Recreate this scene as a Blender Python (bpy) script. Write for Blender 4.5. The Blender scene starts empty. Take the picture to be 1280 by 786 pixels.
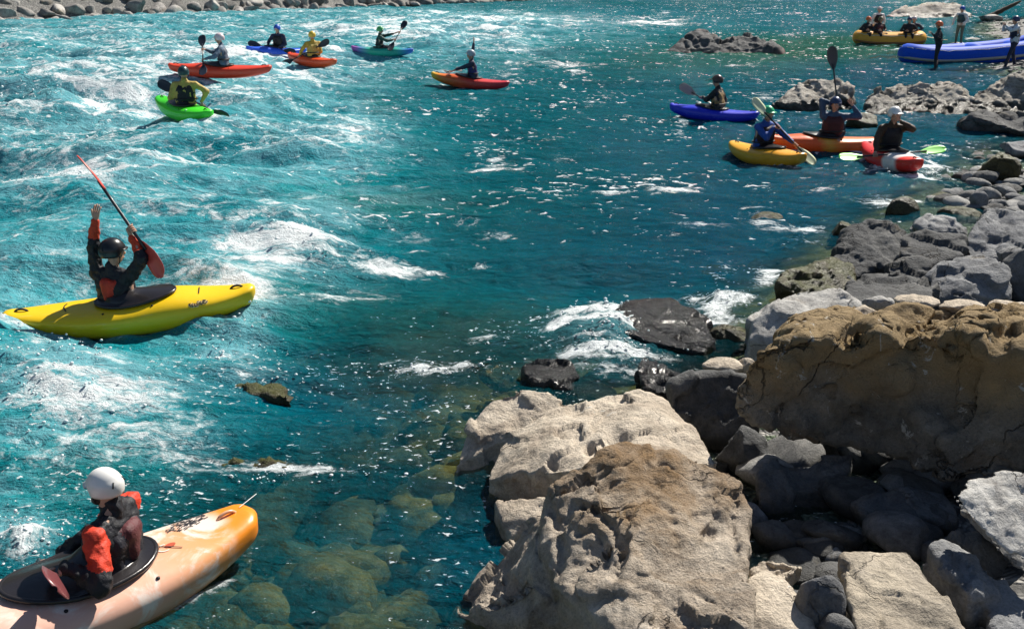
import bpy, bmesh, math, random
import numpy as np
from mathutils import Vector, Matrix

# ------------------------------------------------------------------ camera, sky, sun
C = bpy.context
SC = C.scene
COL = SC.collection
F, CAMH, PITCH = 1250.0, 3.5, math.radians(19.1)     # focal length in photo pixels (1280 wide), eye height, downward pitch
CT, ST = math.cos(PITCH), math.sin(PITCH)
SUN_AZ, SUN_EL = math.radians(52), math.radians(45)   # azimuth from +X towards +Y

cam_d = bpy.data.cameras.new('camera')
cam = bpy.data.objects.new('camera', cam_d)
COL.objects.link(cam)
cam.location = (0, 0, CAMH)
cam.rotation_euler = (math.pi / 2 - PITCH, 0, 0)
cam_d.sensor_width = 36
cam_d.lens = F / 1280 * 36
cam_d.clip_start = 0.1
cam_d.clip_end = 3000
SC.camera = cam

W = bpy.data.worlds.new('World')
SC.world = W
W.use_nodes = True
wn = W.node_tree
for n in list(wn.nodes):
    wn.nodes.remove(n)
sky = wn.nodes.new('ShaderNodeTexSky')
sky.sky_type = 'NISHITA'
sky.sun_disc = False
sky.sun_elevation = SUN_EL
sky.sun_rotation = math.pi / 2 - SUN_AZ
sky.air_density = 1.0
sky.dust_density = 0.4
sky.ozone_density = 1.6
bg = wn.nodes.new('ShaderNodeBackground')
bg.inputs['Strength'].default_value = 0.052
wo = wn.nodes.new('ShaderNodeOutputWorld')
wn.links.new(sky.outputs[0], bg.inputs[0])
wn.links.new(bg.outputs[0], wo.inputs[0])

sun_d = bpy.data.lights.new('sun', 'SUN')
sun_d.energy = 5.0
sun_d.angle = math.radians(0.53)
sun_d.color = (1.0, 0.94, 0.84)
sun = bpy.data.objects.new('sun', sun_d)
COL.objects.link(sun)
SUNV = Vector((math.cos(SUN_EL) * math.cos(SUN_AZ), math.cos(SUN_EL) * math.sin(SUN_AZ), math.sin(SUN_EL)))
sun.rotation_euler = SUNV.to_track_quat('Z', 'Y').to_euler()
sun.location = (20, 20, 40)

SC.view_settings.view_transform = 'Standard'
SC.view_settings.look = 'None'
SC.view_settings.exposure = 0.65
SC.view_settings.gamma = 1.0
SC.render.engine = 'CYCLES'
SC.cycles.use_denoising = True
SC.cycles.max_bounces = 6
SC.cycles.transparent_max_bounces = 8
SC.cycles.caustics_reflective = False
SC.cycles.caustics_refractive = False
SC.cycles.sample_clamp_indirect = 4.0

# ------------------------------------------------------------------ geometry of the view (to read places off the photograph)
def ray(px, py):
    cx = (px - 640.0) / F
    cy = (393.0 - py) / F
    return cx, CT + cy * ST, -ST + cy * CT

def U(px, py, Y):
    dx, dy, dz = ray(px, py)
    t = Y / dy
    return Vector((dx * t, Y, CAMH + dz * t))

def G(px, py, z=0.0):
    dx, dy, dz = ray(px, py)
    t = (z - CAMH) / dz
    return Vector((dx * t, dy * t, z))

def proj(x, y, z):
    zz = np.asarray(z, float) - CAMH
    d = np.maximum(y * CT - zz * ST, 0.3)
    u = y * ST + zz * CT
    return 640 + F * x / d, 393 - F * u / d

# ------------------------------------------------------------------ noise
_rs = np.random.RandomState(7)
_PERM = _rs.permutation(256)
_PERM = np.concatenate([_PERM, _PERM, _PERM])
_GR = _rs.normal(size=(256, 3))
_GR /= np.linalg.norm(_GR, axis=1)[:, None]

def pn(x, y, z=None):
    x = np.asarray(x, float); y = np.asarray(y, float)
    z = np.zeros_like(x) if z is None else np.asarray(z, float) + np.zeros_like(x)
    xi = np.floor(x).astype(int); yi = np.floor(y).astype(int); zi = np.floor(z).astype(int)
    xf = x - xi; yf = y - yi; zf = z - zi
    xi &= 255; yi &= 255; zi &= 255
    u = xf * xf * xf * (xf * (xf * 6 - 15) + 10)
    v = yf * yf * yf * (yf * (yf * 6 - 15) + 10)
    w = zf * zf * zf * (zf * (zf * 6 - 15) + 10)
    def g(a, b, c):
        h = _PERM[_PERM[_PERM[xi + a] + yi + b] + zi + c]
        gg = _GR[h]
        return gg[..., 0] * (xf - a) + gg[..., 1] * (yf - b) + gg[..., 2] * (zf - c)
    x00 = g(0, 0, 0) * (1 - u) + g(1, 0, 0) * u
    x10 = g(0, 1, 0) * (1 - u) + g(1, 1, 0) * u
    x01 = g(0, 0, 1) * (1 - u) + g(1, 0, 1) * u
    x11 = g(0, 1, 1) * (1 - u) + g(1, 1, 1) * u
    return ((x00 * (1 - v) + x10 * v) * (1 - w) + (x01 * (1 - v) + x11 * v) * w) * 1.5

def fbm(P, scale, octaves, gain=0.5, off=0.0):
    s = 0; a = 1.0; f = scale
    for o in range(octaves):
        s = s + a * pn(P[:, 0] * f + off + 13.7 * o, P[:, 1] * f + off * 1.7 + 5.1 * o, P[:, 2] * f - off + 3.3 * o)
        a *= gain; f *= 2.03
    return s

def ridged(P, scale, octaves, gain=0.5, off=0.0):
    s = 0; a = 1.0; f = scale
    for o in range(octaves):
        s = s + a * (1 - 2 * np.abs(pn(P[:, 0] * f + off + 7.7 * o, P[:, 1] * f + off * 1.3, P[:, 2] * f - off + 2.9 * o)))
        a *= gain; f *= 2.1
    return s

# ------------------------------------------------------------------ scene helpers
def link(o, parent=None):
    COL.objects.link(o)
    if parent is not None:
        o.parent = parent
    return o

def tag(o, label=None, cat=None, group=None, kind=None):
    if label: o['label'] = label
    if cat: o['category'] = cat
    if group: o['group'] = group
    if kind: o['kind'] = kind
    return o

def empty(name, loc, rz=0.0, rx=0.0, ry=0.0):
    o = bpy.data.objects.new(name, None)
    o.empty_display_size = 0.2
    COL.objects.link(o)
    o.location = loc
    o.rotation_euler = (rx, ry, rz)
    return o

def mesh(name, verts, faces, mats=None, parent=None, smooth=True, midx=None, loc=None):
    me = bpy.data.meshes.new(name)
    me.from_pydata([tuple(v) for v in verts], [], [tuple(f) for f in faces])
    fin(me, mats, smooth, midx)
    o = bpy.data.objects.new(name, me)
    if loc is not None: o.location = loc
    return link(o, parent)

def fin(me, mats=None, smooth=True, midx=None):
    if mats is not None:
        if not isinstance(mats, (list, tuple)): mats = [mats]
        for m in mats: me.materials.append(m)
    n = len(me.polygons)
    me.polygons.foreach_set('use_smooth', np.full(n, smooth, dtype=bool))
    if midx is not None:
        me.polygons.foreach_set('material_index', np.asarray(midx, dtype=np.int32))
    me.update()

def mesh_np(name, V, Q, mat, smooth=True):
    """fast grid mesh: V (n,3), Q (m,4)"""
    me = bpy.data.meshes.new(name)
    me.vertices.add(len(V)); me.vertices.foreach_set('co', V.astype(np.float32).ravel())
    k = Q.shape[1]
    me.loops.add(Q.size); me.loops.foreach_set('vertex_index', Q.astype(np.int32).ravel())
    me.polygons.add(len(Q))
    me.polygons.foreach_set('loop_start', np.arange(0, Q.size, k, dtype=np.int32))
    me.polygons.foreach_set('loop_total', np.full(len(Q), k, dtype=np.int32))
    me.update(calc_edges=True)
    fin(me, mat, smooth)
    return me

def getco(me):
    a = np.empty(len(me.vertices) * 3, np.float32)
    me.vertices.foreach_get('co', a)
    return a.reshape(-1, 3).astype(float)

def setco(me, P):
    me.vertices.foreach_set('co', P.astype(np.float32).ravel())
    me.update()

def getno(me):
    a = np.empty(len(me.vertices) * 3, np.float32)
    me.vertex_normals.foreach_get('vector', a)
    return a.reshape(-1, 3).astype(float)

def sphere_pts(c, r, seg=10, ring=6):
    out = [(c[0], c[1], c[2] + r), (c[0], c[1], c[2] - r)]
    for i in range(1, ring):
        th = math.pi * i / ring
        for j in range(seg):
            ph = 2 * math.pi * j / seg
            out.append((c[0] + r * math.sin(th) * math.cos(ph), c[1] + r * math.sin(th) * math.sin(ph), c[2] + r * math.cos(th)))
    return out

def hull_bm(bm, pts):
    vs = [bm.verts.new(p) for p in pts]
    r = bmesh.ops.convex_hull(bm, input=vs)
    dead = [g for g in set(r['geom_interior'] + r['geom_unused']) if isinstance(g, bmesh.types.BMVert)]
    if dead: bmesh.ops.delete(bm, geom=dead, context='VERTS')

def remesh(hulls, voxel, smooth=2, fac=0.5):
    """union of convex hulls -> one continuous surface"""
    me = bpy.data.meshes.new('tmp')
    allv = []; allf = []
    for h in hulls:
        bm = bmesh.new()
        hull_bm(bm, h)
        bmesh.ops.recalc_face_normals(bm, faces=bm.faces)
        bm.verts.index_update()
        o = len(allv)
        allv += [tuple(v.co) for v in bm.verts]
        allf += [[o + v.index for v in f.verts] for f in bm.faces]
        bm.free()
    me.from_pydata(allv, [], allf)
    ob = bpy.data.objects.new('tmp', me)
    COL.objects.link(ob)
    m = ob.modifiers.new('r', 'REMESH'); m.mode = 'VOXEL'; m.voxel_size = voxel
    if smooth:
        s = ob.modifiers.new('s', 'SMOOTH'); s.iterations = smooth; s.factor = fac
    dg = C.evaluated_depsgraph_get()
    out = bpy.data.meshes.new_from_object(ob.evaluated_get(dg))
    bpy.data.objects.remove(ob); bpy.data.meshes.remove(me)
    return out

# ------------------------------------------------------------------ materials
def mat_new(name):
    m = bpy.data.materials.new(name)
    m.use_nodes = True
    nt = m.node_tree
    for n in list(nt.nodes): nt.nodes.remove(n)
    out = nt.nodes.new('ShaderNodeOutputMaterial')
    return m, nt, out

class NB:
    def __init__(s, nt): s.nt = nt
    def n(s, t, **kw):
        nd = s.nt.nodes.new(t)
        for k, v in kw.items(): setattr(nd, k, v)
        return nd
    def put(s, sock, v):
        if hasattr(v, 'is_linked') or isinstance(v, bpy.types.NodeSocket): s.nt.links.new(v, sock)
        else:
            if isinstance(v, (tuple, list)) and len(v) == 3 and len(sock.default_value) == 4: v = (*v, 1)
            sock.default_value = v
    def noise(s, vec, scale, detail=4, rough=0.55, dist=0.0, lac=2.0):
        nd = s.n('ShaderNodeTexNoise')
        if vec is not None: s.put(nd.inputs['Vector'], vec)
        for k, v in (('Scale', scale), ('Detail', detail), ('Roughness', rough), ('Distortion', dist), ('Lacunarity', lac)): s.put(nd.inputs[k], v)
        return nd.outputs['Fac']
    def voro(s, vec, scale, feature='F1', out='Distance', rnd=1.0):
        nd = s.n('ShaderNodeTexVoronoi', feature=feature)
        if vec is not None: s.put(nd.inputs['Vector'], vec)
        s.put(nd.inputs['Scale'], scale)
        s.put(nd.inputs['Randomness'], rnd)
        return nd.outputs[out]
    def m(s, op, a, b=0.0, c=None, clamp=False):
        nd = s.n('ShaderNodeMath', operation=op, use_clamp=clamp)
        s.put(nd.inputs[0], a); s.put(nd.inputs[1], b)
        if c is not None: s.put(nd.inputs[2], c)
        return nd.outputs[0]
    def step(s, v, lo, hi, a=0.0, b=1.0):
        nd = s.n('ShaderNodeMapRange', interpolation_type='SMOOTHSTEP')
        s.put(nd.inputs['Value'], v)
        s.put(nd.inputs['From Min'], lo); s.put(nd.inputs['From Max'], hi)
        s.put(nd.inputs['To Min'], a); s.put(nd.inputs['To Max'], b)
        return nd.outputs[0]
    def mix(s, f, a, b, mode='MIX'):
        nd = s.n('ShaderNodeMix', data_type='RGBA', blend_type=mode)
        s.put(nd.inputs[0], f); s.put(nd.inputs[6], a); s.put(nd.inputs[7], b)
        return nd.outputs[2]
    def bump(s, h, strength, dist=0.02, normal=None):
        nd = s.n('ShaderNodeBump')
        s.put(nd.inputs['Height'], h); s.put(nd.inputs['Strength'], strength); s.put(nd.inputs['Distance'], dist)
        if normal is not None: s.put(nd.inputs['Normal'], normal)
        return nd.outputs[0]
    def ramp(s, v, stops, interp='LINEAR'):
        nd = s.n('ShaderNodeValToRGB')
        cr = nd.color_ramp; cr.interpolation = interp
        while len(cr.elements) > 1: cr.elements.remove(cr.elements[-1])
        cr.elements[0].position = stops[0][0]; cr.elements[0].color = (*stops[0][1], 1)
        for p, c in stops[1:]:
            e = cr.elements.new(p); e.color = (*c, 1)
        s.put(nd.inputs[0], v)
        return nd.outputs[0]
    def mapping(s, vec, scale=(1, 1, 1), loc=(0, 0, 0), rot=(0, 0, 0)):
        nd = s.n('ShaderNodeMapping')
        s.put(nd.inputs['Vector'], vec)
        nd.inputs['Scale'].default_value = scale; nd.inputs['Location'].default_value = loc; nd.inputs['Rotation'].default_value = rot
        return nd.outputs[0]
    def obj(s): return s.n('ShaderNodeTexCoord').outputs['Object']
    def pos(s): return s.n('ShaderNodeNewGeometry').outputs['Position']
    def sep(s, v):
        nd = s.n('ShaderNodeSeparateXYZ'); s.put(nd.inputs[0], v); return nd.outputs
    def attr(s, name):
        nd = s.n('ShaderNodeAttribute', attribute_name=name); return nd.outputs['Fac']
    def principled(s, col, rough=0.5, normal=None, spec=0.5, **kw):
        nd = s.n('ShaderNodeBsdfPrincipled')
        s.put(nd.inputs['Base Color'], col); s.put(nd.inputs['Roughness'], rough)
        s.put(nd.inputs['Specular IOR Level'], spec)
        if normal is not None: s.put(nd.inputs['Normal'], normal)
        for k, v in kw.items(): s.put(nd.inputs[k.replace('_', ' ')], v)
        return nd.outputs[0]

def simple(name, col, rough=0.5, spec=0.5, bump=None, var=0.0, coat=0.0):
    m, nt, out = mat_new(name)
    b = NB(nt)
    c = col
    o = b.obj()
    if var:
        k = b.noise(o, 9, 4, 0.6)
        c = b.mix(b.step(k, 0.35, 0.7), tuple(x * (1 - var) for x in col), tuple(min(1, x * (1 + var)) for x in col))
    nrm = None
    if bump:
        nrm = b.bump(b.noise(o, bump[0], 5, 0.6), bump[1], bump[2] if len(bump) > 2 else 0.01)
    nt.links.new(b.principled(c, rough, nrm, spec, Coat_Weight=coat), out.inputs[0])
    return m

def rock_mat(name, dark, base, light, stain=None, stain_amt=0.4, spots=0.0, crack=0.3, rough=0.85, scale=1.0, wet=0.12, vary=0.25, zstain=None, strata=None, gloss=None, bumpk=1.0, moss=None):
    m, nt, out = mat_new(name)
    b = NB(nt)
    o = b.obj()
    if name.startswith('far') or vary > 0:
        rnd = b.n('ShaderNodeObjectInfo').outputs['Random']
        off = b.n('ShaderNodeCombineXYZ'); 
        b.put(off.inputs[0], b.m('MULTIPLY', rnd, 37.0)); b.put(off.inputs[1], b.m('MULTIPLY', rnd, 91.0)); b.put(off.inputs[2], b.m('MULTIPLY', rnd, 53.0))
        va = b.n('ShaderNodeVectorMath', operation='ADD'); b.put(va.inputs[0], o); b.put(va.inputs[1], off.outputs[0]); oo = va.outputs[0]
    else:
        rnd = 0.5; oo = o
    n1 = b.noise(oo, 1.6 * scale, 8, 0.62, 0.6)
    col = b.ramp(n1, [(0.28, dark), (0.48, base), (0.72, light)])
    n2 = b.noise(oo, 9 * scale, 6, 0.7, 0.3)
    col = b.mix(0.75, col, b.ramp(n2, [(0.3, (0.45, 0.45, 0.45)), (0.5, (0.95, 0.95, 0.95)), (0.72, (1.25, 1.25, 1.25))]), 'MULTIPLY')
    fine = b.noise(oo, 55 * scale, 4, 0.75)
    col = b.mix(0.6, col, b.ramp(fine, [(0.32, (0.55, 0.55, 0.55)), (0.5, (1, 1, 1)), (0.7, (1.25, 1.25, 1.25))]), 'MULTIPLY')
    if strata:
        st = b.noise(b.mapping(oo, (strata[0], strata[0], strata[1]), rot=strata[2] if len(strata) > 2 else (0.3, 0.15, 0)), 1.0, 5, 0.6, 0.4)
        col = b.mix(0.8, col, b.ramp(st, [(0.3, (0.45, 0.45, 0.47)), (0.5, (1, 1, 1)), (0.7, (1.2, 1.2, 1.18))]), 'MULTIPLY')
    if stain:
        s1 = b.noise(oo, 0.9 * scale, 7, 0.68, 1.2)
        f = b.step(s1, 0.62 - stain_amt * 0.35, 0.75 - stain_amt * 0.25)
        col = b.mix(b.m('MULTIPLY', f, 0.85), col, b.mix(n2, tuple(x * 0.5 for x in stain), tuple(x * 1.3 for x in stain)))
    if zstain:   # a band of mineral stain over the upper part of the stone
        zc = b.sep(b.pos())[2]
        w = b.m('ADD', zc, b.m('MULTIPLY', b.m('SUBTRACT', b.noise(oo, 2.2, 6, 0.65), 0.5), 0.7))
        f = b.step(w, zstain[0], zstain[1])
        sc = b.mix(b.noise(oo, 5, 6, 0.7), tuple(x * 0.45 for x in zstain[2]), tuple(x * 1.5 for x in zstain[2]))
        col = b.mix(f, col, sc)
    if crack > 0:
        wv = b.n('ShaderNodeVectorMath', operation='ADD')
        nz = b.n('ShaderNodeTexNoise'); b.put(nz.inputs['Vector'], oo); b.put(nz.inputs['Scale'], 3.0 * scale); b.put(nz.inputs['Detail'], 5)
        b.put(wv.inputs[0], oo)
        vs = b.n('ShaderNodeVectorMath', operation='SCALE'); b.put(vs.inputs[0], nz.outputs['Color']); vs.inputs['Scale'].default_value = 0.6 / scale
        b.put(wv.inputs[1], vs.outputs[0])
        d = b.voro(wv.outputs[0], 1.1 * scale, 'DISTANCE_TO_EDGE')
        cr = b.step(d, 0.0, 0.012, 1.0, 0.0)
        cr = b.m('MULTIPLY', cr, b.step(b.noise(oo, 1.3 * scale, 2), 0.48, 0.62))
        col = b.mix(b.m('MULTIPLY', cr, crack), col, (0.03, 0.025, 0.02))
    else:
        cr = 0.0
    if spots > 0:
        v = b.noise(oo, 6.5 * scale, 6, 0.7, 0.8)
        f = b.step(v, 0.66 - spots * 0.15, 0.70 - spots * 0.13)
        col = b.mix(b.m('MULTIPLY', f, 0.8), col, (0.62, 0.6, 0.55))
    if moss:
        nz = b.sep(b.n('ShaderNodeNewGeometry').outputs['Normal'])[2]
        f = b.step(b.m('ADD', b.m('MULTIPLY', nz, 0.5), b.noise(oo, 3.5, 6, 0.7)), moss[0], moss[0] + 0.18)
        col = b.mix(f, col, b.mix(b.noise(oo, 20, 4, 0.7), tuple(x * 0.35 for x in moss[1]), tuple(x * 1.4 for x in moss[1])))
    if vary > 0:
        br = b.m('ADD', b.m('MULTIPLY', rnd, 2 * vary), 1 - vary)
        nd = b.n('ShaderNodeHueSaturation'); b.put(nd.inputs['Color'], col); b.put(nd.inputs['Value'], br)
        col = nd.outputs[0]
    ro = rough
    if wet > -1:   # wet, darker foot of the stone; also painted shade on far layered rocks
        zc = b.sep(b.pos())[2]
        w = b.m('SUBTRACT', zc, b.m('MULTIPLY', b.noise(b.pos(), 1.3, 4, 0.6), 0.22))
        f = b.step(w, wet - 0.12, wet, 1.0, 0.0)
        col = b.mix(f, col, b.mix(1.0, col, (0.22, 0.22, 0.2), 'MULTIPLY'))
        ro = b.m('SUBTRACT', rough, b.m('MULTIPLY', f, 0.55))
    h = b.m('ADD', b.m('MULTIPLY', n2, 1.0), b.m('MULTIPLY', fine, 0.35))
    h = b.m('SUBTRACT', h, b.m('MULTIPLY', cr, 1.2)) if crack > 0 else h
    nrm = b.bump(h, 0.9 * bumpk, 0.05 / scale)
    nrm = b.bump(b.noise(oo, 130 * scale, 3, 0.7), 0.35 * bumpk, 0.006, nrm)
    nt.links.new(b.principled(col, gloss if gloss is not None else ro, nrm, 0.3 if gloss is not None else 0.3), out.inputs[0])
    return m

M = {}
M['pale'] = rock_mat('pale_tan_rock', (0.30, 0.24, 0.185), (0.59, 0.51, 0.41), (0.72, 0.645, 0.54), stain=(0.20, 0.12, 0.055), stain_amt=0.22, crack=0.55, vary=0.0, wet=-0.02, spots=0.1)
M['front'] = rock_mat('weathered_tan_rock', (0.27, 0.21, 0.16), (0.57, 0.485, 0.39), (0.72, 0.645, 0.545), stain=(0.27, 0.16, 0.07), stain_amt=0.35, crack=0.5, vary=0.0, wet=-0.02, zstain=(0.62, 0.98, (0.27, 0.165, 0.075)), scale=1.2, bumpk=1.5)
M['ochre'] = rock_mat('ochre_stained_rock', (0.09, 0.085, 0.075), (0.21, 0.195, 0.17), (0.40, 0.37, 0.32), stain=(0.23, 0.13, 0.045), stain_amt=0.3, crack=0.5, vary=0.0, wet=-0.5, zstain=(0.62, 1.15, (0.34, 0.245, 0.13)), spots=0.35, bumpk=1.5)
M['grey'] = rock_mat('grey_rock', (0.11, 0.115, 0.125), (0.24, 0.245, 0.255), (0.37, 0.37, 0.365), stain=(0.24, 0.2, 0.14), stain_amt=0.05, crack=0.5, vary=0.22, wet=0.06)
M['whitish'] = rock_mat('whitish_rock', (0.26, 0.25, 0.24), (0.47, 0.46, 0.44), (0.62, 0.61, 0.58), stain=(0.25, 0.2, 0.15), stain_amt=0.1, crack=0.4, vary=0.08, wet=-0.02, scale=1.6)
M['tan'] = rock_mat('tan_slab_rock', (0.30, 0.255, 0.2), (0.46, 0.4, 0.315), (0.57, 0.5, 0.41), stain=(0.33, 0.24, 0.14), stain_amt=0.1, crack=0.6, vary=0.0, wet=-0.02, strata=(1.2, 7, (0.2, 0.35, 0)), scale=1.3)
M['strata'] = rock_mat('layered_grey_rock', (0.18, 0.16, 0.135), (0.42, 0.39, 0.345), (0.58, 0.55, 0.5), stain=(0.25, 0.18, 0.11), stain_amt=0.15, crack=0.6, vary=0.12, wet=0.34, strata=(0.7, 5, (0.35, 0.3, 0)), bumpk=1.6)  # wet band set high to paint shaded undersides on these rocks
M['wet'] = rock_mat('wet_black_rock', (0.006, 0.007, 0.008), (0.015, 0.016, 0.018), (0.035, 0.035, 0.036), crack=0.4, vary=0.15, wet=-2, gloss=0.17, bumpk=1.0)
M['mossy'] = rock_mat('mossy_wet_rock', (0.02, 0.018, 0.008), (0.05, 0.042, 0.018), (0.09, 0.08, 0.035), crack=0.3, vary=0.15, wet=-2, gloss=0.4, moss=(0.80, (0.06, 0.065, 0.010)))
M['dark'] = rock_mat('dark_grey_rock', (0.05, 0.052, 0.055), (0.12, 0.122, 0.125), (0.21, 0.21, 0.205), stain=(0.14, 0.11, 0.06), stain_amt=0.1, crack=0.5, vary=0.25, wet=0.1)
M['bank'] = rock_mat('far_riprap_rock', (0.13, 0.125, 0.12), (0.30, 0.285, 0.27), (0.44, 0.42, 0.39), stain=(0.3, 0.23, 0.14), stain_amt=0.15, crack=0.4, vary=0.38, wet=0.2, scale=0.6)
M['pebble'] = rock_mat('river_stone', (0.13, 0.13, 0.13), (0.27, 0.27, 0.265), (0.42, 0.41, 0.39), crack=0.0, vary=0.5, wet=0.02, scale=2.5)
M['skin'] = simple('skin', (0.52, 0.30, 0.21), 0.5, 0.4, (60, 0.15, 0.002), 0.08)
M['hair'] = simple('dark_hair', (0.03, 0.02, 0.015), 0.6)
M['eye'] = simple('eye_white', (0.7, 0.7, 0.68), 0.2)
M['black_gear'] = simple('black_neoprene', (0.014, 0.015, 0.018), 0.55, 0.4, (25, 0.5, 0.01), 0.3)
M['rubber'] = simple('black_rubber', (0.018, 0.016, 0.018), 0.28, 0.5, (14, 0.3, 0.01))
M['carbon'] = simple('carbon_black', (0.012, 0.014, 0.022), 0.3)

def cloth(name, col, var=0.18):
    key = 'cloth_' + name
    if key not in M:
        M[key] = simple(name + '_nylon', col, 0.6, 0.35, (16, 0.75, 0.02), var)
    return M[key]

def shell(name, col):
    key = 'shell_' + name
    if key not in M:
        M[key] = simple(name + '_plastic', col, 0.3, 0.5, None, 0.05)
    return M[key]

# ------------------------------------------------------------------ the setting: ground, river
def sd_poly(x, y, poly):
    P = np.array([(p[0], p[1]) for p in poly], float)
    Q = np.roll(P, -1, axis=0)
    d = np.full(x.shape, 1e9); ins = np.zeros(x.shape, bool)
    for (ax, ay), (bx, by) in zip(P, Q):
        ex, ey = bx - ax, by - ay
        t = np.clip(((x - ax) * ex + (y - ay) * ey) / (ex * ex + ey * ey + 1e-12), 0, 1)
        d = np.minimum(d, np.hypot(x - ax - t * ex, y - ay - t * ey))
        cond = ((ay > y) != (by > y)) & (x < (bx - ax) * (y - ay) / (by - ay + 1e-12) + ax)
        ins ^= cond
    return np.where(ins, -d, d)      # negative on land

NEAR = [(-60, -3), (-10, 0.6), (-3.4, 2.3), (-0.4, 3.0)] + [tuple(G(*p)[:2]) for p in
        [(690, 800), (700, 690), (730, 570), (770, 510), (830, 480), (890, 450), (940, 395), (1000, 350), (1060, 300), (1150, 240), (1200, 205), (1275, 168), (1400, 135)]] + [(60, 26), (60, -20), (-60, -20)]
BAR = [tuple(G(*p)[:2]) for p in [(1108, 62), (1150, 74), (1215, 82), (1290, 100), (1500, 108), (1900, 60), (1500, 22), (1290, 24), (1222, 30), (1215, 44), (1235, 54), (1190, 60)]]
FA, FB = G(0, 34), G(640, 3.5)
FD = (FB - FA).normalized()
FN = Vector((-FD.y, FD.x, 0))      # away from the river
def far_d(x, y):
    d1 = -((x - FA.x) * FN.x + (y - FA.y) * FN.y)
    return np.minimum(d1, 124 - y)

HOLES = [(*G(615, 690)[:2], 0.55, 0.7), (*G(575, 750)[:2], 0.3, 0.35), (*G(480, 600)[:2], 0.3, 0.25), (*G(420, 520)[:2], 0.6, 0.5), (*G(330, 520)[:2], 0.6, 0.45), (*G(540, 520)[:2], 0.3, 0.25), (*G(400, 690)[:2], 0.22, 0.3), (*G(480, 660)[:2], 0.2, 0.25)]      # scour pools; those by the boulders deepen the shadow on the water
def terrain(x, y):
    dn = sd_poly(x, y, NEAR); db = sd_poly(x, y, BAR); df = far_d(x, y)
    d = np.minimum(np.minimum(dn, db * 0.45), df)
    dp = np.maximum(d, 0)
    z = -1.7 * (1 - np.exp(-dp * 0.19)) - 0.02
    n1 = pn(x * 0.9, y * 0.9) * 0.16 + pn(x * 2.3, y * 2.3) * 0.10 + pn(x * 6, y * 6) * 0.03
    z = z + n1 * np.clip(dp * 1.2, 0.12, 1.0)
    for hx_, hy_, hr_, hd_ in HOLES: z = z - hd_ * np.exp(-((x - hx_) ** 2 + (y - hy_) ** 2) / hr_ ** 2) * (d > 0)
    ln = np.maximum(-dn, 0); lb = np.maximum(-db, 0); lf = np.maximum(-df, 0)
    z = z + np.where(ln > 0, 0.05 * ln + 0.2 * np.maximum(ln - 2.5, 0) * (ln < 12) + 1.9 * (ln >= 12), 0)
    z = np.where(lb > 0, np.clip(0.05 + 0.09 * lb, 0, 0.42) + 0.25 * n1, z)
    z = z + np.where(lf > 0, np.minimum(0.75 * lf, 3.0) + 0.1 * lf, 0)
    return z

def fan_grid(y0, y1, rows, cols, a, bslope):
    yy = y0 + (np.geomspace(1.0, 1 + (y1 - y0) / 4.0, rows) - 1) * 4.0
    u = np.linspace(-1, 1, cols)
    Y = np.repeat(yy[:, None], cols, 1)
    X = u[None, :] * (a + bslope * np.maximum(yy, 0)[:, None])
    return X.ravel(), Y.ravel(), rows, cols

def grid_faces(r, c):
    i = np.arange(r * c).reshape(r, c)
    return np.stack([i[:-1, :-1], i[:-1, 1:], i[1:, 1:], i[1:, :-1]], -1).reshape(-1, 4)

# ground material: river cobble bed under water, grey gravel above
m, nt, out = mat_new('river_gravel')
b = NB(nt); p = b.pos()
pw = b.n('ShaderNodeVectorMath', operation='ADD'); b.put(pw.inputs[0], p)
nz = b.n('ShaderNodeTexNoise'); b.put(nz.inputs['Vector'], p); b.put(nz.inputs['Scale'], 1.5); b.put(nz.inputs['Detail'], 4)
vs = b.n('ShaderNodeVectorMath', operation='SCALE'); b.put(vs.inputs[0], nz.outputs['Color']); vs.inputs['Scale'].default_value = 0.5
b.put(pw.inputs[1], vs.outputs[0]); pv = pw.outputs[0]
cell = b.voro(pv, 2.4, 'F1', 'Color'); edge = b.voro(pv, 2.4, 'DISTANCE_TO_EDGE'); cell2 = b.voro(pv, 19, 'F1', 'Color'); e2 = b.voro(pv, 19, 'F1', 'Distance')
k1 = b.sep(cell)[0]; k2 = b.sep(cell2)[0]
bed = b.ramp(b.noise(pv, 1.1, 8, 0.66, 0.8), [(0.30, (0.02, 0.024, 0.014)), (0.44, (0.10, 0.105, 0.04)), (0.56, (0.25, 0.225, 0.09)), (0.74, (0.42, 0.33, 0.15))])
bed = b.mix(0.6, bed, b.ramp(b.noise(p, 6.0, 8, 0.7), [(0.3, (0.3, 0.33, 0.3)), (0.55, (1, 1, 1)), (0.75, (1.5, 1.4, 1.2))]), 'MULTIPLY')
dry = b.ramp(k2, [(0.0, (0.14, 0.14, 0.14)), (0.5, (0.27, 0.265, 0.25)), (1.0, (0.40, 0.385, 0.36))])
dry = b.mix(0.55, dry, b.ramp(b.noise(p, 1.1, 7, 0.65), [(0.3, (0.5, 0.5, 0.5)), (0.7, (1.2, 1.2, 1.2))]), 'MULTIPLY')
dry = b.mix(b.step(e2, 0.35, 0.75, 0.0, 0.8), dry, (0.04, 0.04, 0.04))
zc = b.sep(p)[2]
f = b.step(b.m('ADD', zc, b.m('MULTIPLY', b.m('SUBTRACT', b.noise(p, 0.8, 3), 0.5), 0.1)), -0.06, 0.03)
col = b.mix(f, bed, dry)
h = b.m('ADD', b.noise(p, 6, 6, 0.65), b.m('MULTIPLY', b.step(e2, 0.1, 0.8, 1.0, 0.0), b.m('MULTIPLY', f, 0.6)))
nt.links.new(b.principled(col, 0.75, b.bump(h, 0.8, 0.05), 0.3), out.inputs[0])
M['gravel'] = m

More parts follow.
